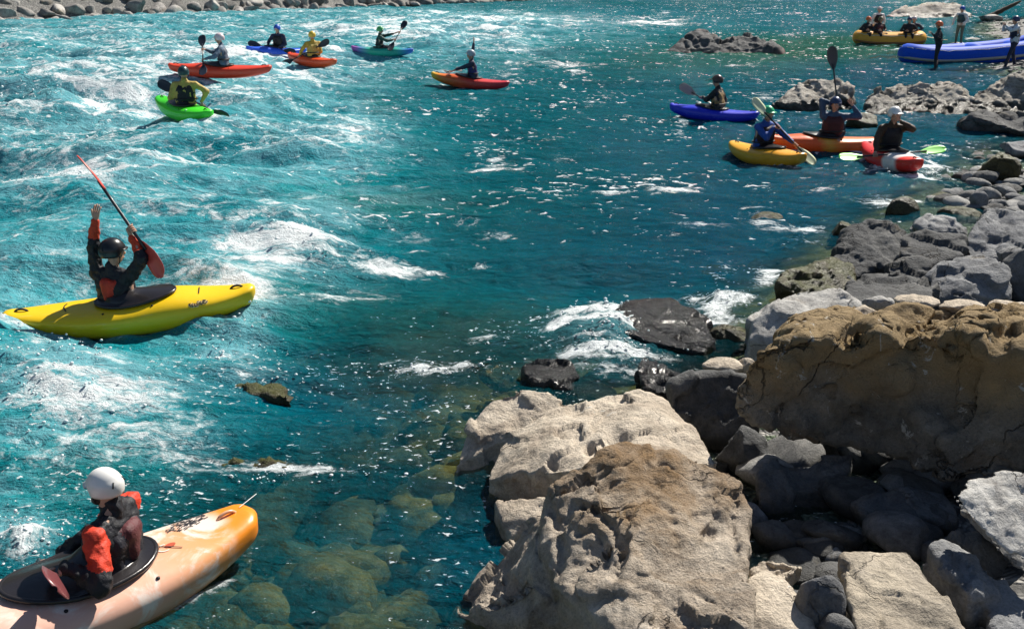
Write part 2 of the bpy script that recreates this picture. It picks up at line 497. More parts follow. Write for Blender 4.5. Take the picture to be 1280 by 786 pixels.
X, Y, r, c = fan_grid(-14, 330, 340, 340, 26, 1.15)
gv = np.stack([X, Y, terrain(X, Y)], -1)
go = link(bpy.data.objects.new('ground', mesh_np('ground', gv, grid_faces(r, c), M['gravel'])))
tag(go, kind='structure')

# unseen valley sides, added and raised to cut sky sheen off the river
m, nt, out = mat_new('forest_slope')
b = NB(nt); p = b.pos()
colf = b.ramp(b.noise(p, 0.25, 8, 0.7), [(0.3, (0.012, 0.02, 0.008)), (0.5, (0.035, 0.055, 0.02)), (0.7, (0.08, 0.10, 0.04))])
nt.links.new(b.principled(colf, 0.9, b.bump(b.noise(p, 0.4, 6, 0.7), 1.0, 2.0), 0.2), out.inputs[0])
M['forest'] = m
th = np.linspace(math.radians(-8), math.radians(188), 150); rr = np.linspace(0, 1, 40)
TH, RR = np.meshgrid(th, rr, indexing='ij')
rad = 165 + RR * 260
hx = np.cos(TH) * rad; hy = np.sin(TH) * rad + 15
hz = -3 + RR ** 0.8 * (205 + 40 * pn(TH * 2.1, RR * 0 + 0.5)) + pn(hx * 0.03, hy * 0.03) * 12 * RR + pn(hx * 0.12, hy * 0.12) * 4 * RR
ho = link(bpy.data.objects.new('hillside', mesh_np('hillside', np.stack([hx.ravel(), hy.ravel(), hz.ravel()], -1), grid_faces(150, 40)[:, ::-1], M['forest'])))
tag(ho, kind='structure')

# ---- the river surface
def gsum(px, py, L):
    s = np.zeros_like(px)
    for cx, cy, sx, sy, a in L:
        s = s + a * np.exp(-(((px - cx) / sx) ** 2 + ((py - cy) / sy) ** 2) * 0.5)
    return s
# milky aerated reaches, white water, and standing waves, read off the photograph onto the water plane
AER = [(380, 250, 120, 70, .28), (150, 380, 170, 60, .3), (120, 90, 260, 50, .25), (60, 150, 190, 85, .75), (40, 480, 150, 80, .7), (240, 60, 170, 32, .5), (520, 45, 150, 20, .75), (330, 300, 110, 60, .3), (20, 640, 70, 60, .5), (90, 290, 150, 70, .55),
       (330, 150, 110, 50, .45), (270, 420, 60, 36, .5), (180, 545, 70, 40, .3), (350, 30, 200, 14, .25), (560, 70, 100, 22, .35), (800, 40, 200, 16, .18), (430, 200, 90, 40, .2), (1140, 225, 55, 16, .25), (760, 440, 60, 40, .35)]
BLUE = [(1000, 230, 190, 90, .9), (900, 330, 140, 60, .6), (1150, 120, 120, 50, .7), (640, 700, 130, 90, .9), (420, 490, 130, 45, .6), (740, 350, 120, 40, .35), (1180, 85, 80, 20, .6)]  # deep blue water; the patch by the front boulder paints its shadow
GREEN = [(880, 78, 110, 16, .6), (1010, 62, 90, 12, .9), (1090, 60, 60, 9, .7), (470, 265, 90, 14, .45), (500, 410, 160, 30, .4), (330, 380, 80, 20, .2), (120, 600, 90, 40, .35)]
FOAM = [(70, 135, 105, 36, .52), (150, 160, 70, 25, .35), (290, 90, 80, 14, .55), (240, 110, 70, 18, .4), (320, 122, 60, 20, .4), (540, 42, 110, 9, .50), (460, 55, 90, 8, .40), (590, 58, 60, 8, .3), (430, 100, 70, 16, .3), (430, 185, 45, 9, .42), (110, 245, 70, 12, .55), (40, 255, 60, 14, .35), (200, 235, 70, 14, .25),
        (380, 325, 42, 13, .62), (330, 345, 50, 16, .5), (270, 310, 60, 16, .3), (290, 430, 36, 22, .66), (215, 410, 40, 9, .5), (60, 425, 50, 9, .35), (70, 470, 50, 30, .36), (150, 500, 55, 36, .32), (35, 690, 34, 24, .72), (20, 660, 40, 30, .4), (75, 560, 60, 50, .22), (190, 560, 60, 30, .22),
        (745, 425, 36, 24, .85), (775, 455, 42, 24, .85), (720, 440, 26, 18, .6), (800, 425, 24, 20, .6), (905, 385, 32, 13, .75), (960, 355, 14, 8, .6), (895, 405, 12, 12, .5), (1140, 222, 36, 10, .75), (1175, 205, 34, 7, .5), (1100, 262, 28, 8, .35), (500, 462, 34, 9, .7), (545, 462, 40, 7, .45), (600, 462, 40, 6, .4), (330, 474, 44, 8, .55), (262, 448, 30, 6, .4), (410, 478, 12, 5, .55),
        (735, 103, 15, 5, .75), (765, 247, 16, 5, .75), (840, 245, 26, 6, .6), (820, 32, 26, 4, .65), (620, 210, 12, 7, .5), (600, 185, 22, 5, .4), (850, 165, 9, 10, .5), (1010, 295, 24, 7, .45), (970, 290, 28, 7, .45), (940, 272, 24, 6, .55), (790, 100, 12, 3, .4), (690, 85, 60, 6, .3), (960, 130, 24, 8, .6), (925, 95, 30, 6, .3), (1040, 30, 30, 3, .3), (520, 350, 30, 6, .45), (465, 380, 40, 6, .3), (600, 107, 40, 5, .45), (640, 104, 14, 4, .6), (345, 585, 44, 7, .5), (400, 590, 40, 6, .35), (250, 570, 40, 24, .22), (700, 30, 90, 8, .3), (880, 25, 80, 5, .25), (130, 50, 130, 9, .28), (60, 65, 90, 7, .25), (400, 20, 120, 4, .22), (300, 390, 30, 8, .35)]
BUMP = [(300, 466, 60, 8, .05), (80, 125, 90, 24, .30), (275, 96, 80, 12, .28), (240, 128, 40, 10, .12), (120, 238, 80, 12, .16), (375, 322, 50, 12, .12), (330, 345, 60, 12, .10), (470, 300, 80, 16, -.10), (420, 250, 90, 14, -.10), (290, 425, 40, 14, .07), (545, 44, 120, 8, .2), (760, 435, 40, 22, .10), (735, 410, 40, 10, .06), (905, 380, 30, 9, .06), (400, 500, 70, 16, -.08), (40, 690, 40, 16, .07), (1140, 220, 40, 7, .07)]
_rw = random.Random(5)
for _ in range(150):      # little whitecaps strewn over the open river
    qx, qy = _rw.uniform(360, 1180), 18 + 430 * _rw.random() ** 1.5
    s_ = (qy + 40) / 300.0
    FOAM.append((qx, qy, _rw.uniform(5, 20) * (0.35 + s_), _rw.uniform(1.2, 3.4) * (0.4 + s_), _rw.uniform(.22, .5)))

def wave(x, y):
    x = np.asarray(x, float); y = np.asarray(y, float)
    px, py = proj(x, y, np.zeros_like(x))
    rough = 0.72 + 1.05 * np.clip(gsum(px, py, AER), 0, 1) + np.clip((y - 9) / 25, 0, 0.5)
    wx = x + 0.5 * pn(x * 0.35, y * 0.35); wy = y + 0.6 * pn(x * 0.3 + 9, y * 0.4)
    ra = np.clip(gsum(px, py, AER), 0, 1)
    h = (0.068 + 0.075 * ra) * (1 - 2.2 * np.abs(pn(wx * 0.16, wy * 0.42)))
    h = h + 0.06 * ra * (0.4 - np.abs(pn(wx * 0.33 + 7, wy * 0.7 + 0.3 * pn(x * 0.5, y * 0.5))))
    h = h + 0.05 * pn(wx * 0.45, wy * 0.95 + 3)
    h = h + 0.045 * (0.45 - np.abs(pn(wx * 0.8 + 4, wy * 1.7)))
    h = h + 0.026 * (0.45 - np.abs(pn(wx * 1.7 + 1, wy * 3.3)))
    h = h * rough * 1.55
    h = h + (0.020 * (0.4 - np.abs(pn(wx * 3.6, wy * 6.2 + 5))) + 0.011 * pn(x * 8, y * 11)) * (0.7 + 0.6 * rough)
    h = h + 0.0035 * pn(x * 19, y * 24) * np.clip((16 - y) / 8, 0, 1)
    fo_ = np.clip(gsum(px, py, FOAM), 0, 1) * np.clip((40 - y) / 20, 0, 1)
    h = h + fo_ * (0.07 * (0.5 - np.abs(pn(x * 2.2 + 3, y * 3.4))) + 0.035 * pn(x * 6, y * 9) + 0.018 * pn(x * 14, y * 18))
    return h + 1.3 * gsum(px, py, BUMP)

m, nt, out = mat_new('river_water')
b = NB(nt); p = b.pos()
foam_a = b.attr('foam'); aer_a = b.attr('aer'); op_a = b.attr('opacity'); blue_a = b.attr('blue'); green_a = b.attr('green')
# body colour of the glacial water
mot = b.noise(b.mapping(p, (0.5, 1.1, 1)), 1.0, 7, 0.65, 0.8)
aer2 = b.m('ADD', aer_a, b.m('MULTIPLY', b.m('SUBTRACT', mot, 0.5), b.m('ADD', 0.18, b.m('MULTIPLY', aer_a, 0.9))))
colr = b.ramp(aer2, [(0.0, (0.0, 0.090, 0.118)), (0.2, (0.0, 0.122, 0.160)), (0.45, (0.0, 0.150, 0.185)), (0.75, (0.003, 0.21, 0.25)), (1.0, (0.025, 0.28, 0.325))])
colr = b.mix(b.m('MULTIPLY', blue_a, 0.85, clamp=True), colr, (0.0, 0.052, 0.105))
colr = b.mix(b.m('MULTIPLY', green_a, 0.8, clamp=True), colr, (0.008, 0.085, 0.045))
# foam in torn filaments
wv = b.n('ShaderNodeTexNoise'); b.put(wv.inputs['Vector'], p); b.put(wv.inputs['Scale'], 0.9); b.put(wv.inputs['Detail'], 4)
ws = b.n('ShaderNodeVectorMath', operation='SCALE'); b.put(ws.inputs[0], wv.outputs['Color']); ws.inputs['Scale'].default_value = 0.9
wa = b.n('ShaderNodeVectorMath', operation='ADD'); b.put(wa.inputs[0], b.mapping(p, (0.62, 1.0, 1.0))); b.put(wa.inputs[1], ws.outputs[0])
brk = b.noise(b.mapping(wa.outputs[0], (0.55, 1.0, 1.0)), 0.9, 6, 0.68, 1.0)
foam_b = b.m('MULTIPLY', foam_a, b.step(brk, 0.36, 0.64, 0.12, 1.32))
n1 = b.noise(wa.outputs[0], 1.1, 12, 0.70, 0.7)
rid = b.m('SUBTRACT', 1.0, b.m('ABSOLUTE', b.m('MULTIPLY', b.m('SUBTRACT', n1, 0.5), 6.5)))
n2 = b.noise(wa.outputs[0], 7.0, 9, 0.74, 0.6)
n3 = b.noise(b.mapping(p, (0.7, 1, 1)), 45.0, 4, 0.7)
pat = b.m('ADD', b.m('ADD', b.m('MULTIPLY', rid, 0.32), b.m('MULTIPLY', n2, 0.95)), b.m('MULTIPLY', n3, 0.30))
fo = b.m('ADD', pat, b.m('MULTIPLY', foam_b, 0.62))
crisp = b.m('MULTIPLY', b.step(fo, 1.08, 1.42), b.step(foam_a, 0.02, 0.2))
# thin milky veils of bubbles over the aerated reaches
vn = b.noise(b.mapping(wa.outputs[0], (0.55, 1.0, 1.0)), 1.5, 10, 0.7, 0.9)
veil = b.m('MULTIPLY', b.step(b.m('ADD', b.m('ADD', vn, b.m('MULTIPLY', b.m('SUBTRACT', n2, 0.5), 0.35)), b.m('MULTIPLY', foam_a, 0.30)), 0.44, 0.80), b.step(aer_a, 0.04, 0.7))
surf_col = b.mix(b.m('MULTIPLY', veil, 0.50), colr, (0.27, 0.50, 0.57))
# white specks: painted sun glints mixed with foam flecks
cl = b.noise(b.mapping(p, (0.5, 0.9, 1)), 0.55, 5, 0.65, 0.6)
s1 = b.noise(b.mapping(p, (0.55, 1.0, 1)), 7.5, 3, 0.6, 0.7)
s2 = b.noise(b.mapping(p, (0.6, 1.0, 1)), 21.0, 3, 0.6, 0.5)
yy = b.sep(p)[1]
near = b.step(yy, 7.0, 16.0, 1.0, 0.0)
sp = b.m('ADD', b.m('MULTIPLY', s2, near), b.m('MULTIPLY', s1, b.m('SUBTRACT', 1.0, near)))
glint_speck = b.step(b.m('ADD', sp, b.m('MULTIPLY', b.m('SUBTRACT', cl, 0.5), 0.55)), 0.652, 0.70)
foam_glint_mask = b.m('MAXIMUM', crisp, b.m('MULTIPLY', glint_speck, 0.9))
# ripple normals
hb = b.m('ADD', b.m('MULTIPLY', b.noise(b.mapping(p, (0.6, 1, 1)), 3.2, 6, 0.62, 0.5), 1.0), b.m('MULTIPLY', b.noise(b.mapping(p, (0.65, 1, 1)), 14, 5, 0.65, 0.4), 0.28))
nrm = b.bump(hb, 1.0, b.m('SUBTRACT', 0.24, b.m('MULTIPLY', aer_a, 0.13)))
nrmf = b.bump(b.m('ADD', pat, hb), 0.9, 0.08)
tr = b.n('ShaderNodeBsdfTransparent'); tr.inputs[0].default_value = (0.76, 0.86, 0.74, 1)
df = b.n('ShaderNodeBsdfDiffuse'); b.put(df.inputs['Color'], surf_col); b.put(df.inputs['Normal'], nrm)
body = b.n('ShaderNodeMixShader'); b.put(body.inputs[0], op_a); nt.links.new(tr.outputs[0], body.inputs[1]); nt.links.new(df.outputs[0], body.inputs[2])
gl = b.n('ShaderNodeBsdfGlossy'); gl.inputs['Roughness'].default_value = 0.06; b.put(gl.inputs['Normal'], nrm)
fr0 = b.n('ShaderNodeFresnel'); fr0.inputs['IOR'].default_value = 1.333; b.put(fr0.inputs['Normal'], nrm)
frm = b.m('MULTIPLY', fr0.outputs[0], 0.5)      # choppy water hides part of its own grazing reflection
surf = b.n('ShaderNodeMixShader'); nt.links.new(frm, surf.inputs[0]); nt.links.new(body.outputs[0], surf.inputs[1]); nt.links.new(gl.outputs[0], surf.inputs[2])
fd = b.principled((0.80, 0.86, 0.88), 0.6, nrmf, 0.4)
fin_ = b.n('ShaderNodeMixShader'); nt.links.new(foam_glint_mask, fin_.inputs[0]); nt.links.new(surf.outputs[0], fin_.inputs[1]); nt.links.new(fd, fin_.inputs[2])
nt.links.new(fin_.outputs[0], out.inputs[0])
M['water'] = m

X, Y, r, c = fan_grid(0.5, 150, 760, 640, 6.5, 0.66)
hw = wave(X, Y)
tz = terrain(X, Y)
px, py = proj(X, Y, np.zeros_like(X))
dep = np.clip(hw - tz, 0, 9)
aer = np.clip(1.12 * gsum(px, py, AER), 0, 0.80)
foam = np.clip(gsum(px, py, [(q[0], q[1], q[2], q[3], q[4] * (0.72 if q[2] > 50 else 1.0)) for q in FOAM]), 0, 1.0)
foam = np.maximum(foam, 0.17 * aer ** 1.5)
foam = foam + 0.22 * np.exp(-(dep / 0.05) ** 2) * (Y < 60) * (px > 600)
crest = np.clip((hw - 0.01) * 4.5, -0.25, 0.5) * np.clip(aer + 0.1, 0, 1)
foam = np.clip(foam + crest * 0.6, 0, 1)
opac = 1 - np.exp(-(dep / 0.85) ** 1.5)
opac = np.clip(opac + aer * 0.9 + 0.0 * foam, 0, 1)
opac = np.maximum(opac, np.clip((Y - 7.6) / 3.0, 0, 1) * np.clip(dep / 0.3, 0, 1) * (0.88 + 0.12 * np.clip((Y - 14) / 10, 0, 1)))
wme = mesh_np('water', np.stack([X, Y, hw], -1), grid_faces(r, c), M['water'])
for nm, arr in (('foam', foam), ('aer', aer), ('opacity', opac), ('blue', np.clip(0.7 * gsum(px, py, BLUE), 0, 1)), ('green', np.clip(gsum(px, py, GREEN), 0, 1))):
    at = wme.attributes.new(nm, 'FLOAT', 'POINT')
    at.data.foreach_set('value', arr.astype(np.float32))
water = link(bpy.data.objects.new('water', wme))
tag(water, kind='structure')

def wz(x, y):
    return float(wave(np.array([x]), np.array([y]))[0])
def tzf(x, y):
    return float(terrain(np.array([float(x)]), np.array([float(y)]))[0])

m, nt, out = mat_new('river_bed_stone')
b = NB(nt); p = b.pos()
colb = b.ramp(b.noise(p, 0.9, 7, 0.66, 0.8), [(0.30, (0.05, 0.05, 0.015)), (0.44, (0.10, 0.095, 0.03)), (0.56, (0.32, 0.25, 0.08)), (0.70, (0.58, 0.45, 0.24))])
colb = b.mix(0.7, colb, b.ramp(b.noise(p, 7.0, 7, 0.7), [(0.3, (0.35, 0.38, 0.3)), (0.55, (1, 1, 1)), (0.75, (1.4, 1.35, 1.2))]), 'MULTIPLY')
nt.links.new(b.principled(colb, 0.7, b.bump(b.noise(p, 9, 6, 0.7), 0.7, 0.04), 0.3), out.inputs[0])
M['bedstone'] = m
# ------------------------------------------------------------------ rocks
def rough_up(me, amp, big, seed, voxel, ridge=0.4, strata=None):
    """weathering: lumps, ridges, pits on a finished hull"""
    P = getco(me)
    for (sc, a, oc) in ((big, amp * 1.1, 2), (big * 2.7, amp * 0.6, 3), (big * 8, amp * 0.24, 3)):
        N = getno(me)
        d = fbm(P, sc, oc, 0.5, seed * 3.1) * a
        d = d + (ridged(P, sc * 1.3, 2, 0.5, seed * 1.7) - 0.9) * a * ridge
        P = P + N * d[:, None]
        setco(me, P)
    if strata:
        N = getno(me)
        ax = np.array(strata[0]) / np.linalg.norm(strata[0])
        s = P @ ax * strata[1] + fbm(P, 1.2, 3, 0.5, seed) * 0.8
        k = np.abs((s % 1.0) - 0.5) * 2
        side = 1 - np.abs(N @ ax) * 0.8
        P = P - N * ((1 - k) ** 3 * strata[2] * side)[:, None]
        setco(me, P)

def dent(me, org, lst):
    """hollows (or swellings, depth < 0) in the river side of a rock: (px, py, -, radius_m, depth_m)"""
    P = getco(me); N = getno(me)
    for px, py, Yd, R, D in lst:
        Q = P + np.array(org)
        qx, qy = proj(Q[:, 0], Q[:, 1], Q[:, 2])
        dep_ = Q[:, 1] * CT - (Q[:, 2] - CAMH) * ST
        v = np.array((0, 0, CAMH)) - Q
        fac = np.einsum('ij,ij->i', N, v) / np.linalg.norm(v, axis=1)
        d = np.hypot(qx - px, qy - py) * dep_ / F / R
        P = P - N * (np.exp(-(d * 1.25) ** 4) * D * np.clip(fac * 4, 0, 1))[:, None]
    setco(me, P)

def fracture(me, n, amp, seed, warp=0.25):
    """broken planes: the surface steps and tilts from block to block"""
    P = getco(me); N = getno(me)
    rs = np.random.RandomState(seed)
    lo, hi = P.min(0), P.max(0)
    S = lo + rs.rand(n, 3) * (hi - lo)
    Wp = P + warp * np.stack([fbm(P, 1.7, 3, 0.5, 3 + k * 11 + seed) for k in range(3)], -1)
    best = np.full(len(P), 1e9); idx = np.zeros(len(P), int)
    for k in range(n):
        d = ((Wp - S[k]) ** 2).sum(1)
        w = d < best; best[w] = d[w]; idx[w] = k
    off = rs.uniform(-1, 1, n); tl = rs.normal(size=(n, 3)) * 0.22
    o = amp * off[idx] + np.einsum('ij,ij->i', P - S[idx], tl[idx]) * 0.35
    o = np.clip(o, -2 * amp, 2 * amp)
    setco(me, P + N * o[:, None])

def groove(pts, R, D):
    out = []
    for (a, c, d), (a2, c2, d2) in zip(pts[:-1], pts[1:]):
        for k in range(4): out.append((a + (a2 - a) * k / 4, c + (c2 - c) * k / 4, d + (d2 - d) * k / 4, R * (0.8 + 0.4 * ((k * 7 + int(a)) % 5) / 5), D / 2.2))
    return out

def squash(pts, f=0.4, back=0.8):
    """steeper face towards the river, the rock's own depth behind it"""
    y0 = min(q[2] for q in pts)
    top = min(q[1] for q in pts); bot = max(q[1] for q in pts)
    fr = [(a, c, y0 + (d - y0) * f) for a, c, d in pts]
    return fr + [(a, c + (bot - top) * 0.06, y0 + (d - y0) * f + back) for a, c, d in pts if c < top + (bot - top) * 0.55]

def hull_rock(name, label, mat, pieces, base=-0.3, voxel=0.025, amp=0.035, big=1.6, seed=1, smooth=4, dents=None, group=None, ridge=0.4, drop=True, strata=None, cat='boulder', swirl=0, frac=(26, 0.018)):
    hulls = []
    for pc in pieces:
        pts = [U(*q) if len(q) == 3 else Vector(q[:3]) for q in pc]
        if drop:
            c = sum(pts, Vector()) / len(pts)
            pts = pts + [Vector((c.x + (q.x - c.x) * 0.99, c.y + (q.y - c.y) * 0.97, base)) for q in pts]
        hulls.append(pts)
    allp = [q for h in hulls for q in h]
    org = Vector((sum(q.x for q in allp) / len(allp), sum(q.y for q in allp) / len(allp), base))
    hulls = [[tuple(q - org) for q in h] for h in hulls]
    me = remesh(hulls, voxel, smooth)
    rough_up(me, amp, big, seed, voxel, ridge, strata)
    if swirl:      # curved weathering grooves
        P = getco(me); N = getno(me)
        w = np.stack([pn(P[:, 0] * 1.3 + seed, P[:, 1] * 1.3, P[:, 2] * 1.3 + k * 9) for k in range(3)], -1)
        Q = P + w * 0.7
        v = pn(Q[:, 0] * 2.6, Q[:, 1] * 2.6, Q[:, 2] * 2.6 + seed)
        g1 = np.exp(-(v / 0.05) ** 2); g2 = np.exp(-((v - 0.28) / 0.04) ** 2)
        msk = np.clip(pn(P[:, 0] * 1.1, P[:, 1] * 1.1, P[:, 2] + 5) * 2 + 0.5, 0, 1)
        pit = np.clip(pn(P[:, 0] * 7, P[:, 1] * 7, P[:, 2] * 7) - 0.25, 0, 1) * np.clip(pn(P[:, 0] * 2, P[:, 1] * 2, P[:, 2] * 2 + 3) + 0.2, 0, 1)
        setco(me, P - N * ((g1 * 0.028 + g2 * 0.018) * msk * swirl + pit * 0.0)[:, None])
    if frac: fracture(me, frac[0], frac[1], seed)
    if dents: dent(me, org, dents)
    me.name = name
    fin(me, M[mat] if isinstance(mat, str) else mat)
    o = bpy.data.objects.new(name, me); o.location = org
    link(o)
    return tag(o, label, cat, group)

_ico = {}
def ico(sub):
    if sub not in _ico:
        bm = bmesh.new(); bmesh.ops.create_icosphere(bm, subdivisions=sub, radius=1)
        bm.verts.index_update()
        _ico[sub] = (np.array([v.co[:] for v in bm.verts]), np.array([[v.index for v in f.verts] for f in bm.faces]))
        bm.free()
    return _ico[sub]

def blob_mesh(name, dims, seed, sub=4, cuts=9, rough=0.06, mat=None, round_=0.0, strata=0):
    V, Fc = ico(sub)
    rs = np.random.RandomState(seed)
    P = V.copy()
    for i in range(cuts):
        n = rs.normal(size=3); n[2] *= 0.8; n /= np.linalg.norm(n)
        d = rs.uniform(0.5 + 0.35 * round_, 0.86 + 0.12 * round_)
        e = P @ n - d
        P = P - np.maximum(e, 0)[:, None] * n * 0.95
    P = P / np.abs(P).max(axis=0)
    P = P * (np.array(dims) / 2)
    s = float(np.mean(dims))
    me = mesh_np(name, P, Fc, mat)
    for sc, a in ((1.6 / s, rough * s), (4.5 / s, rough * 0.45 * s), (13 / s, rough * 0.16 * s)):
        if sub < 4 and sc > 10 / s: continue
        P = getco(me); N = getno(me)
        P = P + N * (fbm(P, sc, 2, 0.5, seed * 2.3) * a + (ridged(P, sc, 1, 0.5, seed) - 0.6) * a * 0.5)[:, None]
        setco(me, P)
    if strata:
        P = getco(me); N = getno(me)
        ax = np.array((0.25, -0.35, 0.9)); ax /= np.linalg.norm(ax)
        k = np.abs(((P @ ax * strata + fbm(P, 0.9, 3, 0.5, seed)) % 1.0) - 0.5) * 2
        P = P - N * ((1 - k) ** 3 * 0.05 * (1 - 0.7 * np.abs(N @ ax)))[:, None]
        setco(me, P)
    return me

def stone(name, label, mat, x0, y0, x1, y1, zb=0.0, seed=1, deep=0.9, sub=4, cuts=9, rough=0.06, rz=None, cat='boulder', group=None, round_=0.0, sink=0.25, Y=None, strata=0):
    """a stone whose outline fills the photo box (x0,y0)-(x1,y1) while it stands at height zb"""
    cx = (x0 + x1) / 2
    Yf = Y if Y is not None else G(cx, y1, zb).y
    pl = U(x0, (y0 + y1) / 2, Yf); pr = U(x1, (y0 + y1) / 2, Yf)
    w = pr.x - pl.x
    dy = w * deep
    Yc = Yf + dy * 0.35
    w *= Yc / Yf
    top = U(cx, y0, Yc + dy * 0.2).z
    h = max(top - zb, 0.12 * w)
    dims = (w * 1.04, dy, h * (1 + sink))
    me = blob_mesh(name, dims, seed, sub, cuts, rough, M[mat], round_, strata)
    if sub >= 5 and round_ < 0.6: fracture(me, 16, 0.02 * w, seed, 0.15)
    o = bpy.data.objects.new(name, me)
    o.location = (U(cx, y0, Yc).x, Yc, top - dims[2] / 2)
    if rz: o.rotation_euler = (0, 0, rz)
    link(o)
    return tag(o, label, cat, group)

# --- the great boulders of the near shore
hull_rock('boulder', 'largest foreground boulder, pale tan with a brown weathered crest, bottom centre', 'front', [
    [(735, 574, 5.05), (775, 558, 5.2), (840, 562, 5.2), (885, 575, 5.12), (925, 602, 5.0), (943, 634, 4.8), (938, 690, 4.45), (930, 800, 3.9), (800, 800, 3.9), (775, 752, 4.2), (700, 742, 4.3), (680, 690, 4.65), (692, 612, 5.0), (680, 640, 4.9)],
    [(602, 716, 4.95), (640, 690, 5.02), (676, 645, 5.05), (578, 748, 4.85), (562, 780, 4.75), (620, 745, 4.6), (690, 700, 4.6), (690, 780, 4.35)]],
    base=-0.35, voxel=0.014, amp=0.030, big=2.0, seed=3, smooth=4, ridge=0.0, swirl=0.5, frac=(55, 0.016),
    dents=[(752, 695, 4.6, 0.13, 0.035), (886, 664, 4.72, 0.05, 0.05), (874, 645, 4.78, 0.05, 0.03), (640, 745, 4.6, 0.14, 0.06), (790, 640, 4.85, 0.07, -0.025), (760, 575, 5.15, 0.09, -0.03), (845, 575, 5.1, 0.10, -0.03), (905, 635, 4.85, 0.08, -0.025), (700, 615, 4.95, 0.08, -0.03)]
    + groove([(704, 655, 4.75), (716, 630, 4.85), (742, 634, 4.85), (768, 660, 4.75), (780, 695, 4.6), (764, 728, 4.4)], 0.034, 0.051) + groove([(722, 668, 4.7), (742, 660, 4.75), (760, 690, 4.6), (756, 715, 4.45)], 0.025, 0.034)
    + groove([(690, 640, 4.85), (704, 690, 4.6), (690, 725, 4.4)], 0.040, 0.051) + groove([(800, 610, 4.95), (840, 640, 4.8), (850, 700, 4.5)], 0.029, 0.031)
    + groove([(920, 618, 4.9), (915, 660, 4.65), (925, 700, 4.45)], 0.034, 0.043))
hull_rock('boulder', 'big smooth tan boulder behind the largest foreground boulder, left end in dark water', 'pale', [
    [(606, 600, 6.15), (622, 556, 6.5), (690, 606, 5.95), (770, 580, 5.6), (903, 578, 5.85), (870, 535, 6.3), (835, 502, 6.7), (800, 490, 6.9), (750, 494, 6.95), (718, 506, 6.85), (660, 520, 6.8)],
    [(612, 498, 6.95), (650, 485, 7.05), (690, 489, 7.0), (715, 504, 6.9), (640, 545, 6.6), (602, 540, 6.62), (566, 585, 6.45), (590, 525, 6.8), (575, 560, 6.6)],
    [(620, 625, 5.86), (690, 620, 5.72), (690, 645, 5.6), (640, 672, 5.52), (628, 655, 5.62)]],
    base=-0.5, voxel=0.017, amp=0.026, big=1.5, seed=11, smooth=3, ridge=0.0, swirl=0.35, frac=(40, 0.010),
    dents=[(748, 565, 6.0, 0.10, 0.07), (770, 550, 6.15, 0.10, 0.06), (735, 560, 6.0, 0.05, 0.05), (692, 584, 6.05, 0.03, 0.03), (718, 508, 6.8, 0.08, 0.04)])
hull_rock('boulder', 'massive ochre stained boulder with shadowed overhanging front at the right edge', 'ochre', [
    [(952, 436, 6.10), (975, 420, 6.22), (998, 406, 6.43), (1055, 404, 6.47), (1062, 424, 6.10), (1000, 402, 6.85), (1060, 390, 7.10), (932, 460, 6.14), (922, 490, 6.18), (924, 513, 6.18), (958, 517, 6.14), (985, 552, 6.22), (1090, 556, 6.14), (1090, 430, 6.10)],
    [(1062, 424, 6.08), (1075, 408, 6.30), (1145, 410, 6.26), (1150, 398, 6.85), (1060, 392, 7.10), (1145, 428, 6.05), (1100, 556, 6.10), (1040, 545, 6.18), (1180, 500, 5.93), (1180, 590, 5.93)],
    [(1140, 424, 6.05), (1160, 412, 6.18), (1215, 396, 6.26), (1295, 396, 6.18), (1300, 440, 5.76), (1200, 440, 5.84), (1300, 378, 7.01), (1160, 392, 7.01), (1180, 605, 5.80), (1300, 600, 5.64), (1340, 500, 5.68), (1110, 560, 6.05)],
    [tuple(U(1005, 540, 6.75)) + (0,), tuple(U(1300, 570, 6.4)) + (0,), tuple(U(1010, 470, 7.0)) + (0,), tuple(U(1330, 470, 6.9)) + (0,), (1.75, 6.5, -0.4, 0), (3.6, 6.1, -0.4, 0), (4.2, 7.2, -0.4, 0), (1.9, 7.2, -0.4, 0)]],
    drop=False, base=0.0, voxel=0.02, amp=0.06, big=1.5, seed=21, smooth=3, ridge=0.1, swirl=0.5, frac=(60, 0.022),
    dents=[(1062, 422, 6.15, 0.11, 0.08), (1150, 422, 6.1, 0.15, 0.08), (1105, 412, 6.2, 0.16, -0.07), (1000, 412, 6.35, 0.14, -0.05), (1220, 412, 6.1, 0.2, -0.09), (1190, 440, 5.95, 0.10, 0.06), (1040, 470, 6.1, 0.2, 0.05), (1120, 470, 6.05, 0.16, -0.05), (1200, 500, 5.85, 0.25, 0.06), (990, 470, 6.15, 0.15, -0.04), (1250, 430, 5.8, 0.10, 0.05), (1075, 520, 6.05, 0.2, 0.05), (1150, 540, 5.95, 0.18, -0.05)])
hull_rock('boulder', 'whitish wedge of rock leaning out of the right edge over dark gaps', 'whitish', [
    [(1188, 622, 4.95), (1205, 602, 5.1), (1248, 584, 5.25), (1300, 590, 5.2), (1340, 640, 5.0), (1300, 712, 4.7), (1262, 700, 4.72), (1230, 668, 4.8)],
    [(1195, 632, 5.1), (1250, 600, 5.5), (1320, 640, 5.4), (1280, 720, 5.0), (1250, 690, 5.0)]],
    drop=False, base=0.3, voxel=0.016, amp=0.014, big=3, seed=31, frac=(16, 0.005), smooth=3)
hull_rock('boulder', 'flat topped tan slab with a crack, bottom edge right of centre', 'tan', [
    [(1053, 694, 4.75), (1070, 690, 4.85), (1135, 685, 4.85), (1150, 700, 4.75), (1168, 726, 4.6), (1208, 786, 4.25), (1215, 812, 4.1), (1075, 812, 4.1), (1062, 745, 4.45)]],
    base=-0.1, voxel=0.014, amp=0.012, big=3, seed=41, frac=(14, 0.008), smooth=2)
